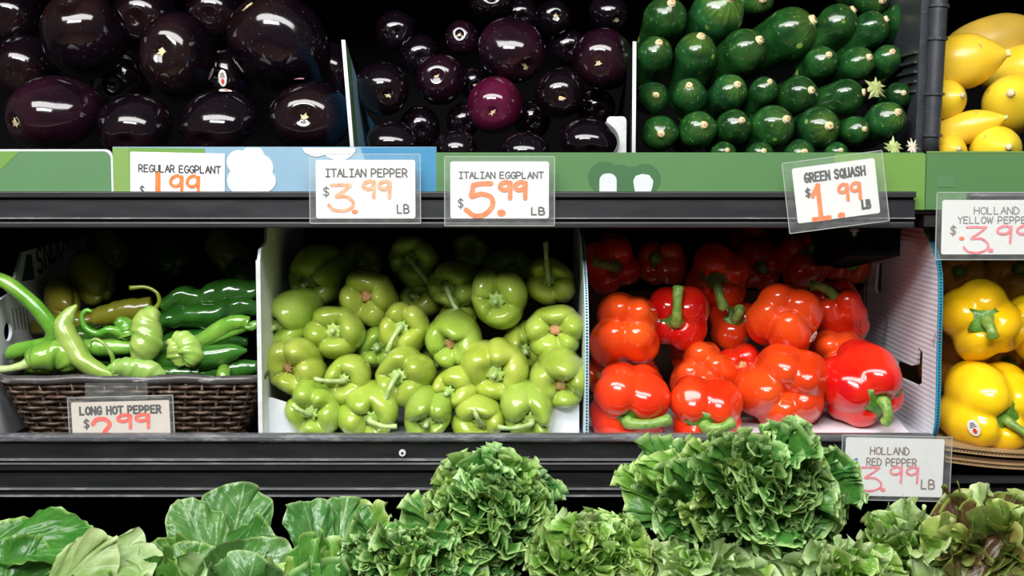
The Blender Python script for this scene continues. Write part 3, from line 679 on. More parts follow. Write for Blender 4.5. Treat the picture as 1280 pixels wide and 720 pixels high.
for row in G:
    lb, px, py, r, tx, ty, Y, top_, end, nl, ln = row
    pepper('green', lb, px, py, r, tx, ty, Y+r*K(Y)*.6, top_, end, nl, length=ln)
for px, py, r, Y, wh in ((452, 325, 28, .27, 'deep behind the top left pepper'), (640, 338, 30, .24, 'above the large knob-stemmed one'), (575, 398, 24, .17, 'just above the orange-scarred centre one'), (648, 500, 30, .10, 'above the bottom right long-stemmed one'), (545, 452, 26, .13, 'in the gap left of the biggest one'),
    (425, 370, 24, .22, 'between the top left one and the tan-scarred one'), (596, 500, 22, .11, 'below the biggest one, above the bottom row'), (655, 435, 30, .13, 'between the biggest one and the five-lobed one'), (400, 480, 28, .13, 'behind the hollow-stemmed one'), (722, 450, 14, .15, 'against the box edge beside the reds')):
    pepper('green', 'dim green pepper '+wh, px, py, r, px+2, py+2, Y+.02, 'stub', group='buried pale green peppers')
# ---- red peppers
RD = [
 ('dark red pepper at the top left of its heap, curved stem pointing left', 762,329,40, 768,333,.19,'stem',(741,327,.012),4,False,.9),
 ('dark red pepper with a dark green calyx on its left, second at the back', 830,331,31, 815,320,.20,'stub',None,4,False,.9),
 ('glossy orange-red pepper with its lobed bottom up, upper left of its heap', 784,410,47, 782,394,.09,'stub',None,4,True,.95),
 ('red pepper whose stem stands upright against its left shoulder', 846,396,40, 841,400,.13,'stem',(848,358,.004),4,False,.95),
 ('deep red pepper with a stem hanging down right, under the shelf rail', 897,346,41, 888,346,.18,'stem',(905,386,.012),4,False,.95),
 ('bright red upright pepper with a round sticker, top centre right of its heap', 980,400,46, 972,374,.10,'stub',None,4,True,.95),
 ('dark red pepper lying with its green stem up, against the ribbed box side', 1046,388,38, 1034,360,.17,'stem',(1013,357,.0),4,False,1.15),
 ('dark wrinkled red pepper deep under the green squash tag', 1005,328,38, 1012,306,.26,'stub',None,4,False,.9),
 ('large orange-red pepper at the bottom left with a thick stem pointing right', 786,503,51, 782,526,.045,'stem',(838,524,.004),4,False,.95),
 ('red pepper behind the bottom row, second from left', 880,468,44, 870,446,.11,'stub',None,4,True,.95),
 ('orange-red pepper in the bottom row with a ribbed stem pointing right', 880,513,47, 878,530,.04,'stem',(916,528,.004),4,False,.9),
 ('orange-red pepper showing five bulging bottom lobes beside the lettuce tips', 980,487,53, 982,484,.06,'stub',None,5,True,.95),
 ('large orange-red pepper at the right with a green stem drooping over the box floor', 1078,483,53, 1096,498,.055,'stem',(1107,528,.002),4,False,1.0),
]
for i, (lb, px, py, r, tx, ty, Y, top_, end, nl, fl_, ln) in enumerate(RD):
    stick = {5: (1017, 421, Y-.01, .0042, .0075, -.4, 'sticker', 'sticker_ink')}.get(i)
    pepper('red', lb, px, py, r, tx, ty, Y+r*K(Y)*.55, top_, end, nl, fl_, length=ln, stick=stick)
pepper('red', 'dark red pepper with a dried brown stem end, behind the bottom row', 925, 458, 31, 925, 452, .15, 'scar', None, 3)
pepper('red', 'dark red pepper with a green stem end in the middle gap of its heap', 912, 405, 34, 916, 394, .20, 'stem', (924, 386, .004), 3)
pepper('red', 'red pepper half hidden under the dark one by the box side', 1046, 440, 30, 1040, 434, .15, 'stub', None, 3, True)
for px, py, r, Y, wh in ((945, 330, 34, .30, 'between the hanging-stem one and the wrinkled one'), (1030, 440, 24, .20, 'above the big right-hand one'), (860, 440, 26, .20, 'under the upright-stemmed one'), (800, 462, 24, .18, 'under the upper left glossy one'),
    (940, 300, 25, .34, 'right under the shelf rail'), (750, 465, 26, .16, 'at the teal dotted edge, lower left'), (1060, 325, 30, .33, 'behind the black bracket')):
    pepper('red', 'dim red pepper '+wh, px, py, r, px+2, py+3, Y, 'stub', group='buried red peppers')
# ---- yellow peppers
pepper('yellow', 'upper yellow pepper with a green stem curving down, beside the blue-edged box', 1226, 402, 50, 1219, 398, .075, 'stem', (1241, 421, .012), 4)
pepper('yellow', 'large lower yellow pepper with an oval sticker and a long stem pointing right', 1237, 511, 60, 1247, 521, .055, 'stem', (1287, 545, .006), 4, sr=.0050, stick=(1214, 539, .0, .0072, .0105, .35, 'sticker', 'sticker_red'), roll=.6)
pepper('yellow', 'yellow pepper cut off by the right edge, level with the upper one', 1304, 410, 46, 1300, 405, .09, 'stub', None, 4)
pepper('yellow', 'shade-tinted yellow pepper half hidden between the two front yellow ones', 1245, 455, 40, 1250, 450, .17, 'stub', None, 4, skinm='amber')
pepper('yellow', 'shade-tinted yellow pepper with a green stem under the yellow pepper tag', 1196, 335, 32, 1190, 338, .22, 'stub', None, 4, skinm='amber')
pepper('yellow', 'shade-tinted yellow pepper behind the upper yellow one, dark stem', 1262, 345, 38, 1264, 330, .22, 'stub', None, 4, skinm='amber')
pepper('yellow', 'shade-tinted yellow pepper seen through the notch in the box side', 1190, 455, 40, 1200, 450, .20, 'stub', None, 4, skinm='amber')
pepper('yellow', 'shade-tinted yellow pepper at the right edge behind the big yellow one', 1300, 478, 36, 1298, 470, .15, 'stub', None, 4, skinm='amber')

# ------------------------------------------------------------------ eggplants
EGG = [(0, .875), (.08, .88), (.20, .915), (.34, .935), (.52, .87), (.70, .73), (.88, .45), (1, 0), (1.0, -.45), (.9, -1.0), (.66, -1.6), (.42, -2.0), (.3, -2.15), (0, -2.2)]
def eggplant(kind, label, px, py, rx, ry, tx, ty, Y, skinm='egg', scar=True, group=None, stick=None, ln=.6):
    seedc[0] += 1; sd = seedc[0]; r = (rx+ry)/2; R = r*K(Y); ctr = P(px, py, Y); d = dirv(px, py, r, tx, ty)
    e = empty(kind, (0, 0, 0), label, 'eggplant', group); M4 = place(e, ctr, d, 0)
    prof = [(a, b if b > 0 else b*ln) for a, b in EGG]
    V, f = revolve(prof, 36, 56, 0, seed=sd, wob=.018, R=R, squash=1)
    V[:, 0] *= rx/r; V[:, 1] *= 1+(ry/r-1)*.8
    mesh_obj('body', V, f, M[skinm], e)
    if scar:
        v, f2 = star(1, 5, .085, .15, .0, sd, .015, .02, .4)
        q_ = random.Random(sd); fx, fy = q_.uniform(.7, 1.15), q_.uniform(.55, 1.0); sk_ = q_.uniform(-.5, .5)
        v = [((x*fx+y*sk_)*R, y*fy*R, (z+.882+.9*(x*x+y*y)+.006)*R) for x, y, z in v]; mesh_obj('blossom_scar', v, f2, M['egg_scar'], e)
    if stick: sticker(e, M4, ctr, R*1.01, *stick)
    return e
eggplant('round_eggplant', 'huge dark eggplant at the top left, glossy top cut by the frame', 103,40,52,50, 98,8,.16, scar=False)
eggplant('round_eggplant', 'dark purple eggplant with a star scar at the lower left corner of its heap', 62,143,60,44, 28,156,.09,'egg_purple')
eggplant('round_eggplant', 'dark eggplant with a yellow scar, second from left in the upper row', 221,70,46,56, 212,68,.15)
eggplant('round_eggplant', 'largest shiny dark eggplant with a small tan nick on top, upper right of its heap', 345,50,64,56, 310,8,.14,'egg')
eggplant('round_eggplant', 'dark eggplant with no visible scar, second from left in the front row', 168,160,47,38, 166,180,.07, scar=False)
eggplant('round_eggplant', 'dark eggplant with a red and white sticker on top, third in the front row', 272,154,49,36, 262,178,.07, scar=False, stick=(280,122,.06,.0095,.0035,.1,'sticker','sticker_red'))
eggplant('round_eggplant', 'shiny eggplant with a star scar and mauve sticker, next to the white-edged divider', 386,147,52,44, 386,148,.07,'egg', stick=(376,108,.06,.0085,.0028,-.05,'sticker_purple'))
e_ = eggplant('round_eggplant', 'shaded eggplant with an upright paper sticker, behind the front row', 283,96,34,34, 281,100,.20, scar=False, stick=(269,101,.10,.0052,.0105,.05,'sticker','sticker_red'))
for px, py, r, Y, wh in ((150, 100, 38, .27, 'between the top left one and the yellow-scarred one'), (30, 85, 40, .28, 'above the purple corner one'), (180, 20, 40, .30, 'at the top edge, right of the huge one'), (268, 15, 36, .30, 'at the top edge, left of the largest'), (410, 90, 36, .22, 'behind the green-edged divider'), (15, 20, 36, .32, 'in the top left corner')):
    eggplant('round_eggplant', 'black eggplant in shadow '+wh, px, py, r, r, px, py+8, Y, scar=False, group='shaded round eggplants', ln=.8)
SM = [('small dark eggplant with a dull scar, leftmost beside the green-edged divider', 479,112,33,33, 489,122,.11,'egg'),
 ('small purple eggplant with a pale round scar, second from left', 550,99,31,31, 547,97,.12,'egg_purple'),
 ('largest of the small eggplants, brownish front, scar low on its right', 641,65,42,38, 658,87,.13,'egg_purple'),
 ('bright maroon small eggplant at the centre of its heap', 618,133,34,36, 616,143,.09,'egg_maroon'),
 ('small dark eggplant with a square tan scar, right of the maroon one', 700,118,31,32, 701,125,.09,'egg'),
 ('glossy small eggplant with a ragged pale scar, beside the squash divider', 753,75,38,38, 746,82,.12,'egg_purple'),
 ('dim reddish small eggplant high at the left of its heap', 577,48,21,23, 575,45,.20,'egg_purple'),
 ('little dark eggplant with a tan scar, high at the centre', 693,22,22,22, 694,22,.20,'egg'),
 ('small dark eggplant in the front row beside the cardboard flap', 737,176,37,26, 738,190,.05,'egg'),
 ('small dark eggplant in the front row above the blue print end', 571,187,26,22, 572,200,.04,'egg'),
 ('small dark eggplant in the front row, leftmost at the divider foot', 492,176,33,20, 494,190,.05,'egg'),
 ('small dark eggplant in the front row above the plain green board', 657,187,30,18, 657,200,.04,'egg'),
 ('tiny dark eggplant near the top edge by the squash', 762,16,24,22, 770,28,.20,'egg'),
 ('dark eggplant at the top edge above the largest small one', 615,4,28,20, 615,0,.21,'egg')]
for i, (lb, px, py, rx, ry, tx, ty, Y, sk) in enumerate(SM):
    eggplant('small_eggplant', lb, px, py, rx, ry, tx, ty, Y, sk, scar=(ty-py < 14 or i in (2, 12)))
for px, py, r, Y, wh in ((592, 104, 20, .17, 'with a tan scar left of the largest'), (525, 160, 26, .14, 'under the second from left'), (525, 70, 26, .23, 'above the leftmost pair'), (665, 150, 24, .15, 'right below the maroon one'), (710, 60, 24, .22, 'between the largest and the ragged-scarred one'),
    (495, 40, 26, .28, 'near the top left of their crate'), (650, 20, 24, .28, 'just above the largest'), (745, 135, 24, .16, 'above the cardboard flap'), (580, 152, 22, .14, 'left below the maroon one')):
    eggplant('small_eggplant', 'black small eggplant in shadow '+wh, px, py, r, r, px+3, py+4, Y, scar=(px in (592,)), group='shaded small eggplants', ln=.7)

# ------------------------------------------------------------------ green squash
SQ = [(0, .985), (.14, .98), (.34, .90), (.62, .74), (.86, .44), (.98, .05), (.98, -.4), (.91, -1.2), (.84, -2.4), (.8, -3.6), (.68, -4.4), (.6, -4.9), (.2, -5.05), (0, -5.06)]
def squash(kind, label, px, py, r, tx, ty, Y, skinm='gsquash', group=None, ln=1.0, prof=SQ, stub=.18, tipm='tan'):
    seedc[0] += 1; sd = seedc[0]; R = r*K(Y); ctr = P(px, py, Y); d = dirv(px, py, r, tx, ty)
    e = empty(kind, (0, 0, 0), label, 'squash', group); M4 = place(e, ctr, d, random.Random(sd).random()*6)
    V, f = revolve([(a, b if b > 0 else b*ln) for a, b in prof], 34, 40, 0, seed=sd, wob=.022, R=R)
    # five shallow ridges like the real fruit
    ang = np.arctan2(V[:, 1], V[:, 0]); V[:, :2] *= (1+.018*np.cos(5*ang))[:, None]
    mesh_obj('body', V, f, M[skinm], e)
    rr = stub
    mb = MB(); mb.add(*tube([(0, 0, .93*R), (0, 0, 1.02*R), (0, 0, 1.07*R)], [rr*1.3*R, rr*1.02*R, rr*R], 6, 10, .06, sd)); s = mb.build('stem_end', M[tipm], e, True)
    mb = MB(); mb.add(*tube([(0, 0, 1.06*R), (0, 0, 1.078*R)], [rr*.42*R, rr*.36*R], 3, 8)); mb.build('stem_core', M['tan_core'], s, True)
    return e
ROWN = {1: 'front row above the green board', 2: 'second row up', 3: 'third row up', 4: 'top row'}
ORD = ['first', 'second', 'third', 'fourth', 'fifth', 'sixth', 'seventh', 'eighth', 'ninth']
SG = {1: (.045, [(825,167,23, 824,168,''), (873,162,24, 877,157,''), (918,158,22, 924,151,''), (967,158,27, 979,150,'large, light flank'), (1024,160,27, 1031,158,'large'), (1070,163,18, 1077,162,'small'), (1109,150,24, 1117,141,'')]),
      2: (.075, [(817,122,20, 818,120,''), (862,119,22, 859,108,'yellow streaks round stem'), (912,115,23, 919,107,''), (955,113,18, 960,103,'small'), (999,118,24, 1010,114,'big pale stem end'), (1058,121,23, 1077,116,'lying sideways'), (1124,119,17, 1125,117,'dim, by the crate wall')]),
      3: (.11, [(819,68,23, 822,55,''), (870,67,27, 874,47,''), (932,63,28, 946,52,''), (1027,78,21, 1032,70,'small'), (1072,79,22, 1082,73,''), (1110,74,19, 1111,66,'small')]),
      4: (.14, [(832,22,27, 837,6,'two pale spots'), (897,16,34, 908,0,'large'), (989,41,33, 1012,27,'grey-green, biggest of all'), (1048,29,25, 1064,13,''), (1090,36,22, 1105,25,''), (1137,23,26, 1150,14,'beside the black post')])}
for rw, (Y, lst) in SG.items():
    for i, (px, py, r, tx, ty, note) in enumerate(lst):
        squash('green_squash', 'green squash, %s from left in the %s%s' % (ORD[i], ROWN[rw], ', '+note if note else ''), px, py, r, tx, ty, Y+r*K(Y)*.5, ln=.62)
for i, (px, py, r) in enumerate(((905, 192, 16), (950, 193, 17), (1000, 194, 20), (1046, 192, 15))):
    squash('green_squash', 'green squash showing only its crown over the green board, %s from left' % ORD[i], px, py, r, px+2, py-4, .035+.004*i, ln=.9)
squash('green_squash', 'green squash cut by the top edge above the pile, pale stem', 1090, -2, 23, 1098, 3, .19, ln=.6)
squash('green_squash', 'dim green squash at the top edge left of the biggest one', 945, -2, 23, 950, 2, .21, ln=.6)
squash('green_squash', 'dim green squash near the crate wall below the top row', 1130, 60, 16, 1133, 58, .17, ln=.6)
# dry blossom and husk bits on the squash
def ragged(name, label, px, py, Y, r, m, sd, n=9):
    v, f = star(r*K(Y), n+4, .62, .98, 0, sd, .25, .12, .32); o = mesh_obj(name, v, f, M[m], None, False); o.location = P(px, py, Y); o.rotation_euler = (math.radians(75), .2, .3); return tag(o, label, 'plant scrap')
M['blossom'] = skin('dry_blossom', (.30, .38, .12), (.48, .52, .22), .6, 0, 120, .01, .1, .5)
ragged('dried_blossom', 'ragged pale green blossom scrap on the squash in the second row', 1094, 111, .060, 14, 'blossom', 3, 8)
ragged('dried_blossom', 'pale green blossom scrap at the foot of the crate post', 1117, 184, .016, 12, 'blossom', 5, 7)
ragged('dry_husk', 'papery pinkish husk scrap on the corner of the green board', 1141, 184, .012, 10, 'dry', 8, 6)
# ------------------------------------------------------------------ yellow squash
YS = [(0, 1.3), (.10, 1.29), (.22, 1.18), (.5, .88), (.78, .5), (.95, .1), (1, -.3), (.95, -.9), (.8, -1.5), (.5, -2.0), (.2, -2.2), (0, -2.24)]
def ysq(label, px, py, r, d, Y, skinm='ysquash', tipm='tan', ln=1.0, off=0):
    seedc[0] += 1; R = r*K(Y); e = empty('yellow_squash', (0, 0, 0), label, 'squash'); M4 = place(e, P(px, py, Y), Vector(d).normalized(), 1.0)
    V, f = revolve([(a, b*ln) for a, b in YS], 34, 40, 0, seed=seedc[0], wob=.02, R=R); mesh_obj('body', V, f, M[skinm], e)
    mb = MB(); mb.add(*tube([(0, 0, 1.2*R*ln), (0, 0, 1.38*R*ln)], [.17*R, .13*R], 5, 8, .05, 3)); mb.build('stem_end', M[tipm], e, True)
ysq('large yellow squash lying with its tan tip to the right, top of its heap', 1213, 75, 34, (.93, -.35, .16), .09)
ysq('long yellow squash with a pale green tip pointing right', 1219, 157, 20, (.86, -.42, .25), .06, tipm='stem_pale', ln=1.45)
ysq('yellow squash cut off by the black post, blunt end with a brown scar', 1186, 124, 25, (.35, -.93, .15), .07, ln=.8)
ysq('big yellow squash cut by the right edge, upper of the front ones', 1264, 128, 36, (-.35, -.93, .2), .09)
ysq('yellow squash in the front row with a pale round end', 1248, 186, 30, (.02, -.98, .05), .045, ln=.9)
ysq('small yellow squash in the front row at the post', 1188, 189, 22, (.1, -.95, .1), .05, ln=.9)
ysq('yellow squash behind the large one, shade painted into its skin', 1262, 50, 34, (.85, .1, .2), .20, 'ysquash_shaded', ln=1.2)
ysq('yellow squash at the right edge behind, cut off', 1290, 82, 28, (.8, -.5, .2), .15, ln=1.1)

# ------------------------------------------------------------------ boxes of the lower bay
def zf(py, Y): return P(640, py, Y).z
wb = empty('white_box', (0, 0, 0), 'white cardboard box holding the pale green peppers', 'box')
xl = xx(324, .02); xr = xx(731, .02)
lw = [(.018, ZF), (.018, zf(325, .018)), (.028, zf(312, .03)), (.065, zf(302, .065)), (.07, zf(285, .07)), (.36, zf(285, .07)), (.36, ZF)]
plate('box_side', lw, [rrect(.105, zf(305, .1), .118, zf(296, .1), .003)], .0035, M['board_white'], wb, 'side', (xl, 0, 0))
MB().box((xl-.0025, .0145, ZF), (xl+.0025, .0182, zf(325, .018))).build('cut_edge', M['board_edge'], wb)
MB().box((xl, .02, ZF), (xr, .36, ZF+.0035)).build('box_floor', M['board_white'], wb)
plate('front_flap', [(0, 0), (.052, 0), (.038, .026), (.022, .040), (.003, .046), (0, .046)], [], .002, M['board_white'], wb, loc=(xl+.002, .060, ZF+.003))
plate('front_flap', [(0, 0), (-.050, 0), (-.036, .030), (-.018, .044), (0, .046)], [], .002, M['board_white'], wb, loc=(xr-.004, .060, ZF+.003))
MB().box((xl, .357, ZF), (xr, .36, ZF+.15)).build('box_back', M['kraft_dark'], wb)
# red pepper box with teal-dotted corrugated edges
rb = empty('ribbed_box', (0, 0, 0), 'white ribbed cardboard box with teal dotted edges holding the red peppers', 'box')
xr0 = xx(734, .012)
prof_l = [(.012, ZF), (.012, zf(450, .012)), (.02, zf(395, .02)), (.055, zf(345, .055)), (.12, zf(300, .12)), (.16, zf(288, .16)), (.36, zf(288, .16)), (.36, ZF)]
def fluted(nm, edge, x, parent, m1='teal', m2='teal_dark', w=.0046, step=.0036):
    """cut edge of corrugated board: a thin light strip with a row of dark flutes"""
    e = catmull(edge, max(8, int(len(edge)*10))); seg = np.linalg.norm(np.diff(e, axis=0), axis=1); L = np.concatenate([[0], np.cumsum(seg)])
    mb = MB(); mb2 = MB(); n = len(e)
    for i in range(n-1):
        (y0, z0), (y1, z1) = e[i], e[i+1]
        mb.add([(x-w/2, y0-.0012, z0), (x+w/2, y0-.0012, z0), (x+w/2, y1-.0012, z1), (x-w/2, y1-.0012, z1), (x-w/2, y0+.002, z0), (x+w/2, y0+.002, z0), (x+w/2, y1+.002, z1), (x-w/2, y1+.002, z1)],
               [(0, 1, 2, 3), (0, 3, 7, 4), (1, 5, 6, 2)])
    for s in np.arange(step/2, L[-1], step):
        y = np.interp(s, L, e[:, 0]); z = np.interp(s, L, e[:, 1]); mb2.box((x-w*.24, y-.0020, z-step*.27), (x+w*.24, y, z+step*.27))
    o = mb.build(nm, M[m1], parent); mb2.build('flutes', M[m2], o); return o
plate('box_side', prof_l, [], .003, M['corrug'], rb, 'side', (xr0, 0, 0))
M['pale_edge'] = card('pale_board_edge', (.42, .60, .68), (.50, .68, .75), 60, .2, .7)
fluted('cut_edge', prof_l[:6], xr0, rb, 'pale_edge', 'teal_dark')
xr1 = xx(1176, .012)
ed = [(.030, ZF), (.012, zf(525, .012)), (.012, zf(440, .012)), (.014, zf(350, .012)), (.038, zf(312, .038)), (.078, zf(287, .078)), (.10, zf(284, .10))]
outer = [tuple(q) for q in catmull(ed, 40)]+[(.36, zf(284, .1)), (.36, ZF)]
def yz(px, py):          # pixel -> (y,z) on the side board plane
    x = xr1; Y = CAM.y+(x*F)/(px-640)
    return (Y, P(px, py, Y).z)
holes = [[yz(*q) for q in [(1099, 330), (1101, 328), (1105, 329), (1105, 362), (1103, 367), (1099, 366), (1097, 360)]],
         [yz(*q) for q in [(1128, 449), (1133, 452), (1146, 457), (1152, 455), (1153, 437), (1155, 434), (1159, 441), (1159, 479), (1154, 482), (1127, 470), (1124, 462)]],
         [yz(*q) for q in [(1088, 427), (1100, 431), (1103, 440), (1086, 440)]]]
plate('box_side', outer, holes, .0035, M['corrug'], rb, 'side', (xr1, 0, 0))
fluted('cut_edge', ed[:6], xr1, rb, 'teal', 'teal_dark', .0050)
MB().box((xr0, .014, ZF), (xr1, .36, ZF+.003)).build('box_floor', M['board_white'], rb)
MB().box((xr0, .357, ZF), (xr1, .36, ZF+.15)).build('box_back', M['kraft_dark'], rb)
# folded white paper flaps on its floor
for (x0, x1, h, yy) in ((910, 990, .010, .018), (995, 1055, .014, .016), (1040, 1150, .020, .020)):
    a, b = xx(x0, yy), xx(x1, yy)
    mb = MB(); mb.add([(a, yy, ZF+.003), (b, yy, ZF+.003), (b, yy+.12, ZF+h), (a+.004, yy+.12, ZF+h*.8), (a, yy, ZF+.0045), (b, yy, ZF+.0045), (b, yy+.12, ZF+h+.0015), (a+.004, yy+.12, ZF+h*.8+.0015)],
        [(0, 3, 2, 1), (4, 5, 6, 7), (0, 1, 5, 4), (1, 2, 6, 5), (2, 3, 7, 6), (3, 0, 4, 7)]); mb.build('floor_flap', M['board_white'], rb)
# printing on the ribbed side, small upright characters and a red splash
def side_text(parent, text, pxa, pya, pxb, pyb, h, w, x, m, nm='lettering', flip=1):
    """characters written along a line on a side board (plane x = const)"""
    a = Vector((0, *yz_on(x, pxa, pya))); b = Vector((0, *yz_on(x, pxb, pyb))); L = (b-a).length; ux = (b-a).normalized(); uy = Vector((0, -ux.z, ux.y))*flip
    lift[0] = 0; mb = MB(); write(mb, text, 0, 0, L, h, w, gap=.35)
    v = [(x, *(a+ux*p[0]+uy*p[2])[1:]) for p in mb.v]; return mesh_obj(nm, v, mb.f, M[m], parent, False)
def yz_on(x, px, py):
    Y = CAM.y+(x*F)/(px-640); return (Y, P(px, py, Y).z)
side_text(rb, 'SSEEPPN', 1106, 432, 1110, 395, .012, .0011, xr1-.0021, 'ink_grey')
side_text(rb, 'SN', 1169, 428, 1172, 416, .008, .0008, xr1-.0021, 'ink_grey')
side_text(rb, 'XX', 1175, 425, 1175, 412, .010, .0010, xr1-.0021, 'redpen', 'red_print')
# left white box behind the basket, bare side with print
lb_ = empty('white_box', (0, 0, 0), 'white printed cardboard box with an oval hand hole at the far left behind the basket', 'box')
xlb = P(-4, 400, .05).x
def yl(px, py): return yz_on(xlb, px, py)
sd_ = [(.045, ZF), (.045, zf(395, .045)), (.052, zf(376, .052)), yl(9, 366), yl(26, 315), yl(50, 309), (.40, zf(300, .3)), (.40, ZF)]
hole = []
hc = yl(4, 414)
for i in range(18):
    a = 2*math.pi*i/18; hole.append((hc[0]+.014*math.cos(a), hc[1]+.012*math.sin(a)))
plate('box_side', sd_, [hole], .004, M['board_white'], lb_, 'side', (xlb, 0, 0))
M['ink_green'] = mat('dark_green_ink', (.02, .07, .05), .6)
plate('green_print', [yl(23, 352), yl(30, 318), yl(36, 318), yl(39, 349)], [], .0004, M['ink_green'], lb_, 'side', (xlb+.0024, 0, 0))
side_text(lb_, 'SNDDVX', 46, 342, 96, 303, .030, .0050, xlb+.0026, 'ink', flip=1)
mb = MB()
for i in range(5):
    y0, z0 = yl(9+4.5*i, 386-.8*i); y1, z1 = yl(12+4.5*i, 412)
    mb.add([(xlb+.0026, y0, z0), (xlb+.0026, y0+.003, z0), (xlb+.0026, y1+.003, z1), (xlb+.0026, y1, z1)], [(0, 1, 2, 3)])
mb.build('fine_print', M['ink_grey'], lb_)
# crate of yellow peppers: bowed corrugated brown trays
yc = empty('brown_crate', (0, 0, 0), 'brown corrugated tray with layered cut edges under the yellow peppers', 'box')
def bow(px): return 10*math.sin((px-1180)/230*math.pi)
for li, (py, th, m_) in enumerate(((556, 1.6, 'kraft'), (561.5, 1.4, 'kraft'), (566, 4.5, 'kraft_dark'), (571, 1.6, 'kraft'), (576, 1.4, 'kraft'))):
    xs = np.linspace(1182, 1410, 20); v = []; f = []
    yy = .0 if m_ == 'kraft' else .008
    for px in xs:
        q = py+bow(px)*1.0; p = P(px, q, yy); z1 = zz(q+th, yy); v += [(p.x, yy, p.z), (p.x, yy, z1), (p.x, .34, p.z), (p.x, .34, z1)]
    for i in range(19):
        a = 4*i; f += [(a, a+4, a+5, a+1), (a, a+2, a+6, a+4), (a+1, a+5, a+7, a+3)]
    mesh_obj('tray_layer', v, f, M[m_], yc, False)
for py in (557.8, 572.6):
    mb = MB(); st = 0
    for px in np.arange(1183, 1408, 2.2):
        a, b = (0, 3.6) if st % 2 == 0 else (3.6, 0); p0 = P(px, py+bow(px)+a, .002); p1 = P(px+2.2, py+bow(px+2.2)+b, .002); st += 1
        dz = .0007; mb.add([(p0.x, .002, p0.z-dz), (p1.x, .002, p1.z-dz), (p1.x, .002, p1.z+dz), (p0.x, .002, p0.z+dz), (p0.x, .3, p0.z), (p1.x, .3, p1.z)], [(0, 1, 2, 3), (3, 2, 5, 4)])
    o = mb.build('flutes', M['kraft'], yc)
MB().box((xx(1168, .03), .34, zz(590)), (xx(1420, .03), .345, zz(300))).build('crate_back', M['kraft_dark'], yc)

# ------------------------------------------------------------------ wicker basket and long hot peppers
bk = empty('wicker_basket', P(160, 543, .02), 'dark woven wicker basket with plastic-wrapped rim holding long hot peppers', 'basket')
bo = bk.location.copy()
YB = .02
rimz = zz(477, YB); botz = ZF+.001
def bpath(t, s):
    """t 0..1 round the front three sides, s 0 bottom..1 rim -> world"""
    xl0, xr0_ = xx(30, YB), xx(288, YB); xl1, xr1_ = xx(-6, YB), xx(321, YB)
    xl_, xr_ = xl0+(xl1-xl0)*s, xr0_+(xr1_-xr0_)*s; dep = .26+.03*s; yf = YB+.012*(1-s)+.001
    Wd = xr_-xl_; r = .018; tot = 2*dep+Wd; u = t*tot
    if u < dep: x, y, n = xl_, yf+dep-u, (-1, 0)
    elif u < dep+Wd: x, y, n = xl_+(u-dep), yf, (0, -1)
    else: x, y, n = xr_, yf+(u-dep-Wd), (1, 0)
    # round the corners
    dxl, dxr, dy = x-xl_, xr_-x, y-yf
    if dxl < r and dy < r:
        c = Vector((xl_+r, yf+r)); v = Vector((x, y))-c; v = v.normalized()*r if v.length > 0 else v; x, y = c+v; n = tuple(v.normalized())
    if dxr < r and dy < r:
        c = Vector((xr_-r, yf+r)); v = Vector((x, y))-c; v = v.normalized()*r if v.length > 0 else v; x, y = c+v; n = tuple(v.normalized())
    return Vector((x, y, botz+(rimz-botz)*s)), Vector((*n, 0))
NS = 46; rows = 11
for i in range(NS):
    t = (i+.5)/NS; pts = []
    for s in np.linspace(0, .97, 5): p, n = bpath(t, s); pts.append(tuple(p-bo))
    mb = MB(); mb.add(*tube(pts, [.0019]*5, 6, 6, .05, i)); mb.build('stake', M['wicker'], bk, True)
for rI in range(rows):
    s = (rI+.6)/(rows+.6); pts = []; rs = random.Random(rI); n_ = NS*4
    for j in range(n_+1):
        t = j/n_; p, n = bpath(t, min(1, max(0, s+.006*math.sin(t*30+rI*2)))); ph = (t*NS-.5)*math.pi+(rI % 2)*math.pi
        pts.append(tuple(p-bo+n*(.0030*math.cos(ph))+Vector((0, 0, rs.uniform(-.0004, .0004)))))
    mb = MB(); mb.add(*tube(pts, [.0021, .0023, .0020], len(pts), 6, .0, rI, 1.15)); mb.build('weaver', M['wicker'], bk, True)
pts = []
for t in np.linspace(0, 1, 50):
    p, n = bpath(t, 1.03); pts.append(tuple(p-bo+Vector((0, 0, .0008*math.sin(t*47)+.0006*math.sin(t*90)))))
mb = MB(); mb.add(*tube(pts, [.0058, .0052, .0060, .0050, .0056], 120, 10, .10, 5)); mb.build('rim', M['wicker_rim'], bk, True)
p0, p1 = xx(16, .04), xx(300, .04)
MB().box((p0-bo.x, .05-bo.y, botz-bo.z), (p1-bo.x, .28-bo.y, botz+.004-bo.z)).build('basket_floor', M['wicker'], bk)

def hot(label, pts, rad, stem=None, m='hot', wr=.05, group=None, srad=None, calyx=True, power=1, stemm='stem'):
    """pts: (px,py,Y) body path, rad px radii; stem: path px starting at body end 0"""
    seedc[0] += 1; o = P(*pts[0]); e = empty('long_pepper', o, label, 'pepper', group)
    w = [tuple(P(*q)-o) for q in pts]; ks = K(pts[0][2]); rr = [r*ks for r in rad]
    V, f = tube(w, rr, 46, 20, wr, seedc[0]); mesh_obj('body', V, f, M[m], e)
    if stem:
        w2 = [tuple(P(*q)-o) for q in [pts[0]]+stem]; sr = [r*ks for r in (srad or [3.4, 2.6, 2.2, 3.0])]
        mesh_obj('stem', *tube(w2, sr, 24, 9, .05, 2), M[stemm], e)
        if calyx:
            a = Vector(w[0]); d = (Vector(w2[1])-Vector(w[0])).normalized()
            c0 = a-d*rad[0]*ks*.9; c1_ = a+d*rad[0]*ks*.45
            mesh_obj('calyx', *tube([tuple(c0), tuple(a), tuple(c1_)], [rad[0]*ks*1.10, rad[0]*ks*1.04, 3.2*ks], 8, 14, .06, 4), M['stem'], e)
    return e
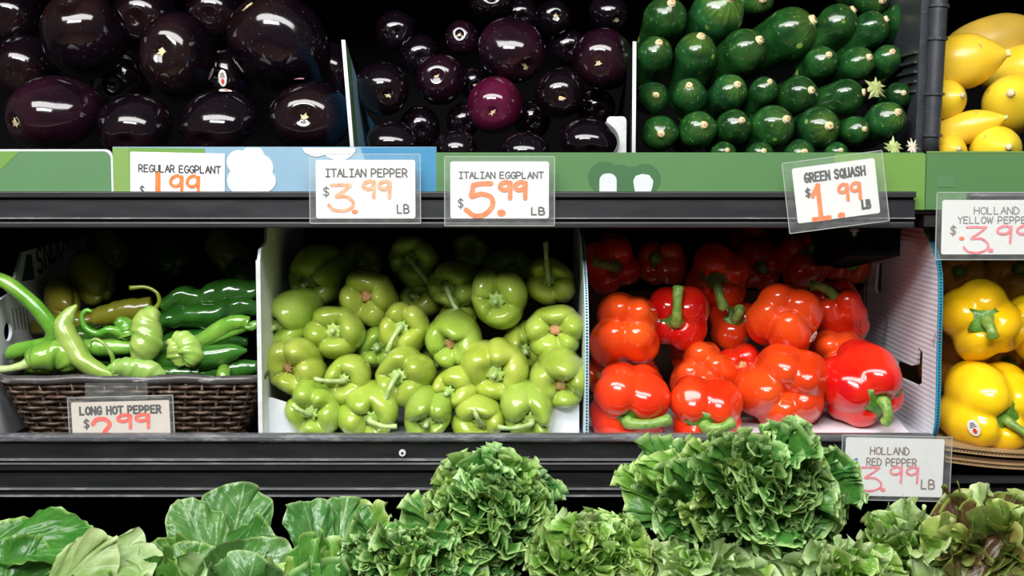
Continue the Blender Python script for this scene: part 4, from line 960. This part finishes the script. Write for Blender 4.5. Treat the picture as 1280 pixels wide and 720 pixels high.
hot('long green pepper reaching in from the left edge and hooking back under itself', [(-30, 342, .045), (5, 352, .04), (30, 370, .04), (52, 392, .04), (66, 414, .042), (60, 428, .046), (38, 434, .05), (18, 440, .055), (10, 446, .06)], [8, 9, 9.5, 10, 10, 8.5, 9, 10, 5], None, 'hot', .03)
hot('light green bent pepper standing with its pointed tip up at the left', [(149, 471, .024), (128, 465, .026), (104, 452, .030), (88, 430, .034), (80, 408, .036), (86, 393, .038), (96, 381, .040)], [3, 9, 13, 15, 13, 9, 1.5], None, 'hot_light', .06)
hot('dark long pepper whose pale tail curls up in a hook near the basket middle', [(160, 420, .06), (156, 408, .06), (146, 400, .055)], [13, 12, 6], [(138, 412, .05), (122, 417, .05), (107, 410, .05), (102, 396, .05), (108, 388, .05), (115, 390, .05)], 'hot', .07, srad=[8, 5.5, 4.5, 4, 3.5, 3, 2.4], calyx=False, stemm='hot')
hot('light crinkled pepper at the basket middle with a brown arching stem', [(192, 388, .045), (184, 402, .04), (184, 418, .036), (180, 436, .034), (172, 452, .034)], [10, 17, 19, 19, 10], [(199, 378, .045), (196, 366, .045), (182, 359, .045), (162, 360, .045)], 'hot_light', .10, stemm='olive')
hot('crumpled light pepper with a deep dark cleft, right of the basket middle', [(219, 419, .045), (232, 428, .04), (240, 444, .036), (238, 458, .036)], [7, 13, 14, 6], None, 'hot_light', .14)
hot('crumpled light pepper half facing the one with the cleft', [(214, 424, .045), (220, 440, .04), (228, 458, .038)], [6, 12, 5], None, 'hot_light', .14)
hot('green pepper with a rounded hooked end at the right of the basket', [(240, 434, .06), (262, 420, .06), (284, 407, .058), (300, 402, .055), (311, 404, .055)], [6, 11, 11, 9, 8], [(316, 406, .055), (314, 410, .052), (306, 409, .05)], 'hot', .05, srad=[7, 5, 4, 3], calyx=False, stemm='hot')
hot('smooth dark pepper with its tip pointing right, low at the basket right', [(190, 452, .06), (225, 450, .055), (262, 446, .05), (290, 440, .05), (309, 438, .05)], [12, 16, 15, 11, 2], None, 'hot_dark', .03)
hot('long dark glossy pepper lying across the back from the arching stem', [(203, 384, .13), (228, 371, .13), (255, 376, .13), (285, 362, .13), (310, 364, .13), (332, 352, .14)], [10, 14, 15, 16, 13, 7], None, 'hot_dark', .17)
hot('second dark glossy pepper lying below it along the back', [(196, 402, .11), (225, 396, .11), (262, 394, .11), (295, 384, .12), (326, 386, .12)], [8, 14, 16, 15, 7], None, 'hot_dark', .17)
hot('olive pepper lying behind the hooked tail', [(118, 398, .11), (150, 390, .11), (190, 383, .11)], [12, 15, 12], None, 'olive', .06)
hot('knobbly green pepper at the left front with a ribbed stem pointing left', [(38, 452, .03), (52, 447, .03), (70, 442, .034), (86, 448, .04), (92, 460, .05)], [13, 18, 19, 18, 10], [(28, 457, .028), (10, 461, .026), (-12, 462, .026)], 'hot', .12, srad=[9, 6, 4.5, 5], stemm='stem_pale')
hot('green pepper lying level behind the bent light one', [(100, 432, .06), (130, 434, .06), (165, 434, .06)], [9, 12, 9], None, 'hot', .04)
hot('green pepper at the front rim with a stem curling up and left', [(142, 458, .028), (160, 460, .028), (185, 463, .028), (207, 469, .03)], [9, 14, 14, 5], [(140, 445, .026), (131, 431, .024), (120, 424, .024), (113, 428, .024), (112, 434, .024)], 'hot_light', .10, stemm='stem')
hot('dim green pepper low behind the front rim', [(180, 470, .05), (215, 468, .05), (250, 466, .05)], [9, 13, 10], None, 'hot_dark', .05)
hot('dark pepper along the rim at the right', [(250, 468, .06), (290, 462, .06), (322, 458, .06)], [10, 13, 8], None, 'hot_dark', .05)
hot('bright pepper end poking up at the basket rim', [(279, 482, .03), (279, 470, .032), (280, 462, .045)], [7, 9, 8], None, 'hot', .03)
hot('pale green pepper beside the left box wall, dim', [(20, 448, .07), (45, 455, .07), (75, 462, .07)], [9, 12, 9], None, 'hot', .05)
for lb, px, py, r, Y, m_, ln in (('bulky yellow-green pepper in shade behind the long ones', 122, 358, 28, .20, 'olive', 1.1), ('yellow pepper end in shade beside the left box', 82, 384, 22, .17, 'olive', 1.1), ('dim bulky pepper deep below the shelf at left', 140, 318, 22, .32, 'olive', 1),
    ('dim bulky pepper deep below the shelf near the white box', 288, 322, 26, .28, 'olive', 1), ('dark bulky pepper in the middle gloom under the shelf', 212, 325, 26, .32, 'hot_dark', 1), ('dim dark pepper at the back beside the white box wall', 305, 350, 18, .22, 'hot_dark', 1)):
    pepper('green', lb, px, py, r, px+r*.5, py+r*.4, Y, 'none', None, 3, skinm=m_, length=ln, flip=True)
for a, b, c_, r, m_, wh in (((30, 470, .10), (100, 462, .10), (170, 470, .10), 15, 'hot_dark', 'at the left front'), ((170, 446, .12), (240, 425, .12), (310, 428, .12), 17, 'hot_dark', 'behind the one with the cleft'), ((60, 430, .13), (120, 420, .13), (180, 424, .13), 17, 'hot_dark', 'behind the bent light one'),
    ((150, 415, .15), (230, 401, .15), (310, 406, .15), 17, 'hot_dark', 'under the second glossy one'), ((40, 410, .16), (90, 404, .16), (150, 400, .16), 15, 'olive', 'beside the left box wall'), ((230, 479, .12), (270, 470, .12), (315, 478, .12), 15, 'hot_dark', 'at the right front corner')):
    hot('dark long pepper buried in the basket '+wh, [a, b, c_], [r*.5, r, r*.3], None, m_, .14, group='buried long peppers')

# ------------------------------------------------------------------ price tags
YT = -.020
sign('white tag reading REGULAR EGGPLANT tucked behind the shelf rail', 222, 226.5, 118, 71, .0005, -1.2, None, [
 ('lettering', 'REGULAR EGGPLANT', -48, 11, 53, 8.4, 1.5, 'ink', False, True), ('dollar_sign', '$', -47, -17, -41, 10, 1.3, 'ink', False, True),
 ('price_figures', '1', -31, -20, -20, 27, 6.5, 'orange', True, True), ('price_figures', '99', -9, -20, 27, 27, 4.0, 'orange', False, True)], rad=2)
sign('white tag reading ITALIAN PEPPER 3.99 over the blue print', 457, 236.5, 124, 73, YT, 0, (-70, -43, 69, 44), [
 ('lettering', 'ITALIAN PEPPER', -49, 15.5, 52, 9.5, 1.65, 'ink', False, True), ('dollar_sign', '$', -53, -8.5, -45, 11, 1.3, 'ink', False, True),
 ('price_figures', '3', -46, -27, -16, 33, 4.2, 'orange_faded', False, True), ('price_figures', '.', -15, -28, -10, 2, 5, 'orange', False, True),
 ('price_figures', '99', -3, -10, 31, 20, 4.4, 'orange_faded', False, True), ('lettering', 'LB', 39.5, -29.5, 54, 10, 1.6, 'ink', False, True)])
sign('white tag reading ITALIAN EGGPLANT 5.99 with bold orange price', 624.5, 237.5, 123, 71, YT, 0, (-69, -45, 69, 42), [
 ('lettering', 'ITALIAN EGGPLANT', -50, 14.5, 54, 7.8, 1.45, 'ink', False, True), ('dollar_sign', '$', -52, -22, -45, 11, 1.3, 'ink', False, True),
 ('price_figures', '5', -42, -32, -9, 41, 6.2, 'orange', False, True), ('price_figures', '.', 1, -28.5, 5, 2, 8.5, 'orange', False, True),
 ('price_figures', '99', 0, -10, 33, 20, 5.6, 'orange', False, True), ('lettering', 'LB', 40, -30.5, 56, 8.5, 1.7, 'ink', False, True)])
sign('tilted white tag reading GREEN SQUASH 1.99 in heavy type', 1045, 238.5, 103.5, 69, YT, 7.4, (-64, -46, 62, 43), [
 ('lettering', 'GREEN SQUASH', -37, 15.5, 38, 10.5, 2.4, 'ink', True, False), ('dollar_sign', '$', -38, -3, -32, 10, 2.0, 'ink', False, False),
 ('price_figures', 'f', -30, -32, -10, 41, 5.8, 'orange', True, True), ('price_figures', '.', 2, -31, 6, 2, 7, 'orange', False, True), ('price_figures', '99', 3, -13, 30, 20, 4.2, 'orange', False, True),
 ('lettering', 'LB', 30.5, -26, 40, 9.5, 2.7, 'ink', True, False)])
yt = sign('white tag reading HOLLAND YELLOW PEPPER 3.99 at the right edge', 1244, 284, 134, 68, YT, 0, (-75, -41, 78, 44), [
 ('lettering', 'HOLLAND', -27, 16.5, 29, 8.5, 1.2, 'ink_grey', False, False), ('lettering', 'YELLOW PEPPER', -47, 5, 45, 8, 1.2, 'ink_grey', False, False),
 ('dollar_sign', '$', -56, -9.5, -49, 11, 1.6, 'ink_grey', False, False), ('price_figures', '.', -43, -14, -39, 0, 4.6, 'orange', False, True),
 ('price_figures', '3', -39, -32, -9, 33, 2.8, 'pink', False, True), ('price_figures', '.', -6, -29, -3, 1, 5, 'pink', False, True), ('price_figures', '99', 2, -19, 45, 21, 3, 'pink', False, True)])
rt = sign('white tag reading HOLLAND RED PEPPER 3.99 half covered by curly lettuce', 1117.5, 584, 125, 75, -.022, -1.2, (-68, -43, 72, 41), [
 ('lettering', 'HOLLAND', -31, 16.5, 18, 9, 1.4, 'ink_brown', False, False), ('lettering', 'RED PEPPER', -35, 2, 28, 9, 1.4, 'ink_brown', False, False),
 ('price_figures', '3', -46, -31, -16, 31, 2.6, 'pink', False, True), ('price_figures', '.', -14, -29, -11, 1, 5, 'pink', False, True), ('price_figures', '99', -5, -19, 31, 20, 2.8, 'pink', False, True),
 ('lettering', 'LB', 35.5, -26.5, 52, 11, 1.7, 'ink_brown', False, False), ('ink_blot', 'X', -56, 2, -48, 8, 2.6, 'blue_ink', False, False)])
ht = sign('cream tag reading LONG HOT PEPPER hanging on the wicker basket', 151.5, 530, 124, 58, .004, 1.6, (-66, -29, 68, 36), [
 ('lettering', 'LONG HOT PEPPER', -51, 13.5, 51, 9.2, 2.4, 'ink', True, False), ('dollar_sign', '$', -47, -4, -40, 11, 1.8, 'ink', False, False),
 ('price_figures', '2', -36, -19, -13, 26, 5.5, 'redpen', False, True), ('price_figures', '99', -4, -5, 36, 17, 4.4, 'redpen', False, True)], 'paper_warm', rad=1)
tp = P(146, 487, .006); tag(plate('clear_tape', rrect(-.036, -.011, .036, .008, .001), [], .0004, M['clear'], None, loc=(tp.x, .004, tp.z)), 'strip of clear tape fixing the long pepper tag to the basket rim', 'tape')
tp = P(1088, 590, .0)

# ------------------------------------------------------------------ leafy greens
def leaf(name, parent, base, tip, nrm, width, m, A=.012, k1=9, p=3.0, curl=.5, cup=.15, jag=.03, ns=110, nr=11, seed=0, B=.5, orig=(0, 0, 0), tip_round=1.0, fine=.4, fold=0.0, lo=1.2, blist=1.0, drift=1.0, rad=.45, f3=1.9):
    """one leaf: fan of cells from the base; margin ruffled in and out of the blade, the more the nearer the rim"""
    rs = np.random.RandomState(seed); L = (tip-base).length; y = (tip-base)/L; x = y.cross(nrm).normalized(); n = x.cross(y).normalized()
    s = np.linspace(0, 1, ns); r = 1-(1-np.linspace(0.02, 1, nr))**(1.35 if f3 < 2 else 1.7)
    ph = np.pi*(.07+1.86*s); S_, R_ = np.meshgrid(s, r); PH = np.pi*(.07+1.86*S_)
    c0 = rs.rand(8)*6.28
    ox = -np.sin(PH)*(1+.10*np.sin(2*PH+c0[6])); oy = (1-np.cos(PH))/2
    wy = .35+.65*oy**.6                          # narrow near the stalk
    jj = 1+jag*np.sin(S_*k1*7+c0[0])*np.sin(S_*17+c0[1])+jag*.4*np.sin(S_*k1*17+c0[2])
    X = R_*ox*width/2*wy*(1+(jj-1)*R_**4); Yy = R_*oy*L*(1+(jj-1)*R_**4)
    pm = S_*2*np.pi*k1+.9*np.sin(S_*13+c0[3])+.5*np.sin(S_*29+c0[4])
    dr = (1-R_); pm = pm+drift*dr*3.5*np.sin(S_*21+c0[6]); am = 1+.45*np.sin(S_*9+c0[5])
    p1 = S_*2*np.pi*k1*.30+c0[7]+.6*np.sin(S_*11+c0[2])+drift*dr*3.0*np.sin(S_*8+c0[4]); p3 = pm*f3+c0[1]
    w1, w2, w3 = R_**(p*.55), R_**(p*1.25), R_**(p*2.6)
    H = lo*A*w1*np.sin(p1)+A*w2*am*np.sin(pm)+A*fine*.5*w3*np.sin(p3)
    T = A*B*(w2*am*np.sin(2*pm+.6)+fine*w3*np.cos(p3)+.5*w1*np.sin(2*p1))
    tx = -np.cos(PH); ty = np.sin(PH)*.5
    X = X+T*tx; Yy = Yy+T*ty+A*rad*w2*np.cos(pm*1.3+c0[0])
    H = H+blist*.0016*np.sin(X*420+c0[1]+2*np.sin(Yy*90))*np.sin(Yy*380+c0[2]+2*np.sin(X*110))*np.clip(R_*2, 0, 1)
    H = H+cup*(np.abs(X)/(width/2+1e-9))**2*width*.5-fold*np.abs(X)
    # bend backwards along the length
    t = Yy/L; a = curl*t; k_ = np.where(abs(curl) < 1e-3, 1, 1)
    if abs(curl) > 1e-3:
        rad_ = L/curl; yy = (rad_+(-H*0))*np.sin(a); hh = -rad_*(1-np.cos(a)); yy = yy+H*np.sin(a); hh = hh+H*np.cos(a)
    else: yy, hh = Yy, H
    # re-aim so that the chord still ends at the tip
    ca = curl/2; y2 = yy*math.cos(ca)-hh*math.sin(ca); h2 = yy*math.sin(ca)+hh*math.cos(ca)
    bx = np.array(base)-np.array(orig); V = bx+X[..., None]*np.array(x)+y2[..., None]*np.array(y)+h2[..., None]*np.array(n)
    V = V.reshape(-1, 3); idx = np.arange(nr*ns).reshape(nr, ns)
    q = np.stack([idx[:-1, :-1], idx[:-1, 1:], idx[1:, 1:], idx[1:, :-1]], -1).reshape(-1, 4)
    me = bpy.data.meshes.new(name); me.vertices.add(len(V)); me.vertices.foreach_set('co', V.ravel().astype(np.float32))
    me.loops.add(q.size); me.loops.foreach_set('vertex_index', q.ravel().astype(np.int32)); me.polygons.add(len(q))
    me.polygons.foreach_set('loop_start', np.arange(0, q.size, 4, dtype=np.int32)); me.polygons.foreach_set('use_smooth', np.ones(len(q), bool))
    me.update(calc_edges=True)
    uv = me.uv_layers.new(name='UVMap'); U = np.stack([(X/(width/2)), (Yy/L)], -1).reshape(-1, 2)[q.ravel()]; uv.data.foreach_set('uv', U.ravel().astype(np.float32))
    at = me.attributes.new('rim', 'FLOAT', 'POINT'); at.data.foreach_set('value', R_.ravel().astype(np.float32))
    me.materials.append(M[m]); o = bpy.data.objects.new(name, me); COL.objects.link(o); o.parent = parent; return o
def head(label, px, py, Y, rx, ry, rd, nleaf, m, A=.011, k1=10, axis=(0, -.75, .66), spread=(8, 100), width=.9, seed=0, curl=.7, m2=None, name='lettuce_head', ns=110, nr=10, jag=.04, p=3, kback=.35, cup=.12, order=.45, m2f=.3, **kw):
    k = K(Y); C0 = P(px, py, Y); ax = Vector(axis).normalized(); Rv = Vector((rx*k, rd*k, ry*k)); rs = random.Random(seed)
    core = C0-Vector((ax.x*Rv.x, ax.y*Rv.y, ax.z*Rv.z))*kback; e = empty(name, core, label, 'lettuce')
    u = ax.orthogonal().normalized(); v = ax.cross(u)
    for i in range(nleaf):
        f_ = (i+.5)/nleaf; th = math.radians(spread[0]+(spread[1]-spread[0])*f_**.62); ph = i*2.39996+rs.uniform(-.3, .3)
        d = ax*math.cos(th)+(u*math.cos(ph)+v*math.sin(ph))*math.sin(th)
        jit = Vector((rs.uniform(-1, 1), rs.uniform(-1, 1), rs.uniform(-1, 1)))*.16
        dd = d+jit; q = C0+Vector((dd.x*Rv.x, dd.y*Rv.y, dd.z*Rv.z))*rs.uniform(.72, 1.12)
        b0 = core+Vector((d.x*Rv.x, d.y*Rv.y, d.z*Rv.z))*rs.uniform(.05, .42)+jit*.3*Rv.x
        rv = Vector((rs.uniform(-1, 1), rs.uniform(-1, 1), rs.uniform(-1, 1))); side = (ax-d*ax.dot(d)); side = side.normalized() if side.length > .05 else u
        side = (side*order+rv*(1-order)*1.3); L = (q-b0).length
        leaf('leaf', e, b0, q, side.normalized(), (q-core).length*width*rs.uniform(.8, 1.2), m2 if (m2 and rs.random() < m2f) else m, A*rs.uniform(.8, 1.2), k1*rs.uniform(.85, 1.15), p, curl*rs.uniform(.2, 1.3), cup, jag, ns, nr, seed*100+i, orig=core, **kw)
    mb = MB(); b = Vector((0, 0, 0)); mb.add(*tube([(0, .02, -.05), (0, .01, -.02), (0, 0, .0)], [.013, .013, .006], 8, 10)); mb.build('core', M['leaf_pale'], e, True)
    return e
FR = dict(B=1.0, p=2.3, fine=.8, jag=.010, lo=2.2, blist=1.2, drift=1.3, rad=.12, f3=3.1)
h1 = head('big frilly green lettuce head standing high in front of the red pepper box', 945, 616, -.14, 122, 80, 105, 64, 'leaf_curly', .0066, 16, seed=1, m2='leaf_bright', m2f=.15, width=.8, ns=380, nr=15, **FR)
h2 = head('frilly green lettuce head rising over the lower rail at the picture centre', 612, 640, -.13, 72, 76, 85, 54, 'leaf_curly', .0062, 15, seed=2, m2='leaf_bright', width=.85, ns=350, nr=14, **FR)
head('smaller bright frilly lettuce between the two high heads', 742, 694, -.19, 88, 50, 70, 34, 'leaf_bright', .0055, 13, seed=3, m2='leaf_pale', width=.9, ns=280, nr=13, **FR)
head('dense curly lettuce low at the bottom centre left', 515, 705, -.19, 98, 48, 70, 36, 'leaf_curly', .0055, 13, seed=4, m2='leaf_bright', width=.9, ns=280, nr=13, **FR)
head('pale loose lettuce under the big frilly head', 880, 722, -.21, 110, 38, 70, 30, 'leaf_pale', .007, 8, seed=5, m2='leaf_bright')
head('pale crisp lettuce at the bottom right of centre', 1040, 718, -.22, 85, 38, 60, 28, 'leaf_pale', .007, 8, seed=6, m2='leaf_bright')
head('light crinkled lettuce head beside the red-tinged one', 1132, 688, -.17, 58, 54, 70, 30, 'leaf_pale', .007, 8, seed=7, m2='leaf_bright', width=.9)
head('red-tinged loose lettuce head at the bottom right corner', 1240, 680, -.18, 88, 62, 80, 26, 'leaf_red', .009, 4, seed=8, m2='leaf_olive', m2f=.3, width=1.0, jag=.012, p=2.2, curl=.9, fine=.15)
head('dark low lettuce filling the bottom left corner', 150, 735, -.20, 140, 48, 80, 22, 'leaf_romaine', .007, 4, seed=9, m2='leaf_pale', width=.8, jag=.01, p=2.2, fine=.15)

def big(head_, lst):
    for i, (b, t, n, w, m, kw) in enumerate(lst):
        leaf('leaf', head_, P(*b), P(*t), Vector(n), w*K(b[2]), m, orig=head_.location, seed=500+i*7+int(b[0]), **kw)
fk = dict(A=.0062, k1=11, curl=.5, cup=.1, ns=280, nr=14, **FR)
big(h1, [((870, 650, -.13), (t0, t1, t2), n, w, m_, fk) for t0, t1, t2, n, w, m_ in ((812, 545, -.11, (-.5, -1, .3), 62, 'leaf_curly'), (768, 590, -.12, (.1, -1, .6), 74, 'leaf_bright'), (782, 624, -.14, (-.3, -1, .2), 70, 'leaf_curly'),
  (848, 552, -.10, (.6, -1, .2), 80, 'leaf_curly'), (800, 575, -.16, (.2, -.7, 1), 84, 'leaf_bright'), (820, 640, -.18, (-.1, -1, .6), 84, 'leaf_curly'), (830, 590, -.19, (.3, -1, .5), 90, 'leaf_curly'))])
big(h2, [(b_, (t0, t1, t2), n, w, m_, fk) for b_, t0, t1, t2, n, w, m_ in (((620, 680, -.13), 703, 598, -.11, (-.9, -1, .1), 52, 'leaf_curly'), ((600, 700, -.13), 505, 628, -.12, (.1, -1, .6), 84, 'leaf_curly'), ((600, 690, -.13), 538, 606, -.11, (.4, -1, .3), 84, 'leaf_bright'),
  ((600, 700, -.15), 485, 662, -.14, (.1, -.8, .8), 80, 'leaf_curly'), ((620, 700, -.14), 688, 640, -.14, (-.5, -1, .5), 80, 'leaf_bright'), ((610, 660, -.12), 628, 556, -.10, (.2, -1, .3), 70, 'leaf_curly'), ((600, 710, -.18), 540, 660, -.19, (.2, -.9, .6), 90, 'leaf_bright'))])
rom = empty('romaine_lettuce', P(30, 735, -.16), 'dark green romaine with one broad toothed leaf at the left edge', 'lettuce')
big(rom, [((0, 760, -.19), (70, 655, -.17), (.3, -1, .5), 150, 'leaf_romaine', dict(lo=2.0, blist=1.8, A=.007, k1=4, curl=.9, cup=.15, jag=.012, fine=.3, ns=160)),
 ((-30, 700, -.20), (118, 668, -.17), (-.2, -.8, .9), 120, 'leaf_romaine', dict(lo=2.0, blist=1.8, A=.006, k1=4, curl=.8, cup=.12, jag=.014, fine=.3, ns=160)),
 ((-10, 765, -.23), (45, 668, -.20), (.6, -1, .2), 90, 'leaf_romaine', dict(lo=2.0, blist=1.8, A=.006, k1=3, curl=.5, cup=.3, jag=.012, fine=.3)),
 ((40, 750, -.24), (205, 690, -.20), (-.2, -.7, 1), 95, 'leaf_pale', dict(A=.007, k1=6, curl=.7, cup=.1, jag=.015, fine=.5, p=2.2)),
 ((50, 760, -.24), (150, 680, -.22), (.1, -.9, .8), 80, 'leaf_pale', dict(A=.007, k1=6, curl=.6, cup=.1, jag=.015, fine=.5, p=2.2)),
 ((160, 770, -.24), (190, 680, -.20), (.3, -.9, .4), 110, 'leaf_romaine', dict(lo=2.0, blist=1.8, A=.009, k1=5, curl=.4, cup=.2, jag=.01, fine=.3))])
esc = empty('broad_leaf_lettuce', P(290, 735, -.16), 'broad smooth-leaved green head with a tall rounded leaf, left of centre', 'lettuce')
big(esc, [((285, 705, -.12), (305, 603, -.11), (.15, -1, .2), 120, 'leaf_silver', dict(lo=2.0, blist=1.8, A=.007, k1=3, curl=.35, cup=.08, jag=.006, fine=.2, p=2.2, ns=140)),
 ((270, 720, -.15), (228, 632, -.12), (.5, -1, .2), 88, 'leaf_silver', dict(lo=2.0, blist=1.8, A=.007, k1=3, curl=.5, cup=.22, jag=.006, fine=.2, p=2.2)),
 ((255, 725, -.17), (345, 662, -.16), (-.1, -.9, .8), 105, 'leaf_romaine', dict(lo=2.0, blist=1.8, A=.009, k1=3, curl=.6, cup=.1, jag=.006, fine=.2, p=2)),
 ((250, 760, -.20), (375, 690, -.20), (-.1, -.9, .6), 120, 'leaf_silver', dict(lo=2.0, blist=1.8, A=.009, k1=3, curl=.8, cup=.1, jag=.006, fine=.2, p=2)),
 ((230, 760, -.21), (250, 680, -.19), (.1, -1, .5), 105, 'leaf_romaine', dict(lo=2.0, blist=1.8, A=.009, k1=4, curl=.5, cup=.15, jag=.006, fine=.2, p=2)),
 ((220, 740, -.19), (210, 672, -.17), (-.1, -1, .5), 70, 'leaf_romaine', dict(lo=2.0, blist=1.8, A=.007, k1=4, curl=.6, cup=.2, jag=.01, fine=.2, p=2)),
 ((300, 770, -.23), (320, 695, -.22), (.1, -1, .3), 120, 'leaf_silver', dict(A=.01, k1=4, curl=.6, cup=.2, jag=.006, fine=.2, p=2))])
mid_ = empty('upright_lettuce', P(410, 735, -.16), 'upright green lettuce with a pointed folded leaf beside the broad-leaved head', 'lettuce')
big(mid_, [((400, 715, -.14), (378, 621, -.12), (.35, -1, .25), 85, 'leaf_silver', dict(lo=2.0, blist=1.8, A=.006, k1=3, curl=.4, cup=.25, jag=.006, fine=.2, p=2.2)),
 ((420, 715, -.13), (432, 618, -.11), (-.1, -1, .2), 110, 'leaf_silver', dict(lo=2.0, blist=1.8, A=.008, k1=5, curl=.3, cup=.08, jag=.03, fine=.4, p=2.2, ns=140)),
 ((430, 720, -.13), (475, 628, -.11), (-.3, -1, .2), 80, 'leaf_bright', dict(A=.007, k1=6, curl=.4, cup=.1, jag=.04, fine=.5)),
 ((380, 760, -.20), (395, 670, -.18), (.2, -1, .3), 85, 'leaf_romaine', dict(A=.011, k1=6, curl=.5, cup=.3, jag=.006, fine=.2, p=2)),
 ((420, 760, -.20), (440, 675, -.18), (.2, -1, .3), 95, 'leaf_bright', dict(A=.011, k1=7, curl=.5, cup=.25, jag=.01, fine=.4, p=2.4)),
 ((360, 770, -.22), (352, 700, -.20), (.3, -1, .3), 85, 'leaf_bright', dict(A=.011, k1=6, curl=.5, cup=.25, jag=.006, fine=.3, p=2)),
 ((450, 770, -.22), (478, 690, -.20), (.0, -1, .3), 95, 'leaf_curly', dict(A=.012, k1=8, curl=.5, cup=.2, jag=.02, fine=.4, p=2.4)),
 ((400, 780, -.24), (405, 700, -.22), (.0, -1, .3), 105, 'leaf_curly', dict(A=.012, k1=8, curl=.5, cup=.2, jag=.02, fine=.4, p=2.4))])
red = empty('red_leaf_lettuce', P(1225, 735, -.16), 'red-brown and olive lettuce with folded shiny leaves at the right edge', 'lettuce')
big(red, [((1205, 700, -.15), (1200, 612, -.13), (.2, -1, .3), 60, 'leaf_olive', dict(A=.005, k1=3, curl=.6, cup=.25, jag=.006, fine=.1, p=2)),
 ((1220, 700, -.15), (1235, 606, -.12), (-.1, -1, .4), 75, 'leaf_pale', dict(A=.006, k1=5, curl=.6, cup=.1, jag=.02, fine=.3)),
 ((1245, 700, -.16), (1268, 612, -.13), (-.1, -1, .4), 60, 'leaf_olive', dict(A=.006, k1=4, curl=.7, cup=.1, jag=.01, fine=.1)),
 ((1170, 730, -.19), (1178, 642, -.17), (.5, -1, .5), 100, 'leaf_olive', dict(A=.006, k1=3, curl=.8, cup=.1, jag=.006, fine=.1, p=2)),
 ((1215, 720, -.20), (1290, 652, -.18), (-.2, -.8, 1), 80, 'leaf_red', dict(A=.008, k1=3, curl=.9, cup=.1, jag=.006, fine=.1, p=2)),
 ((1200, 760, -.22), (1215, 680, -.20), (.1, -1, .4), 90, 'leaf_red', dict(A=.008, k1=4, curl=.6, cup=.2, jag=.006, fine=.1, p=2)),
 ((1240, 770, -.23), (1265, 700, -.21), (-.1, -1, .4), 90, 'leaf_olive', dict(A=.008, k1=4, curl=.6, cup=.2, jag=.006, fine=.1, p=2)),
 ((1160, 770, -.22), (1165, 690, -.20), (.1, -1, .4), 90, 'leaf_pale', dict(A=.007, k1=5, curl=.6, cup=.1, jag=.01, fine=.3))])
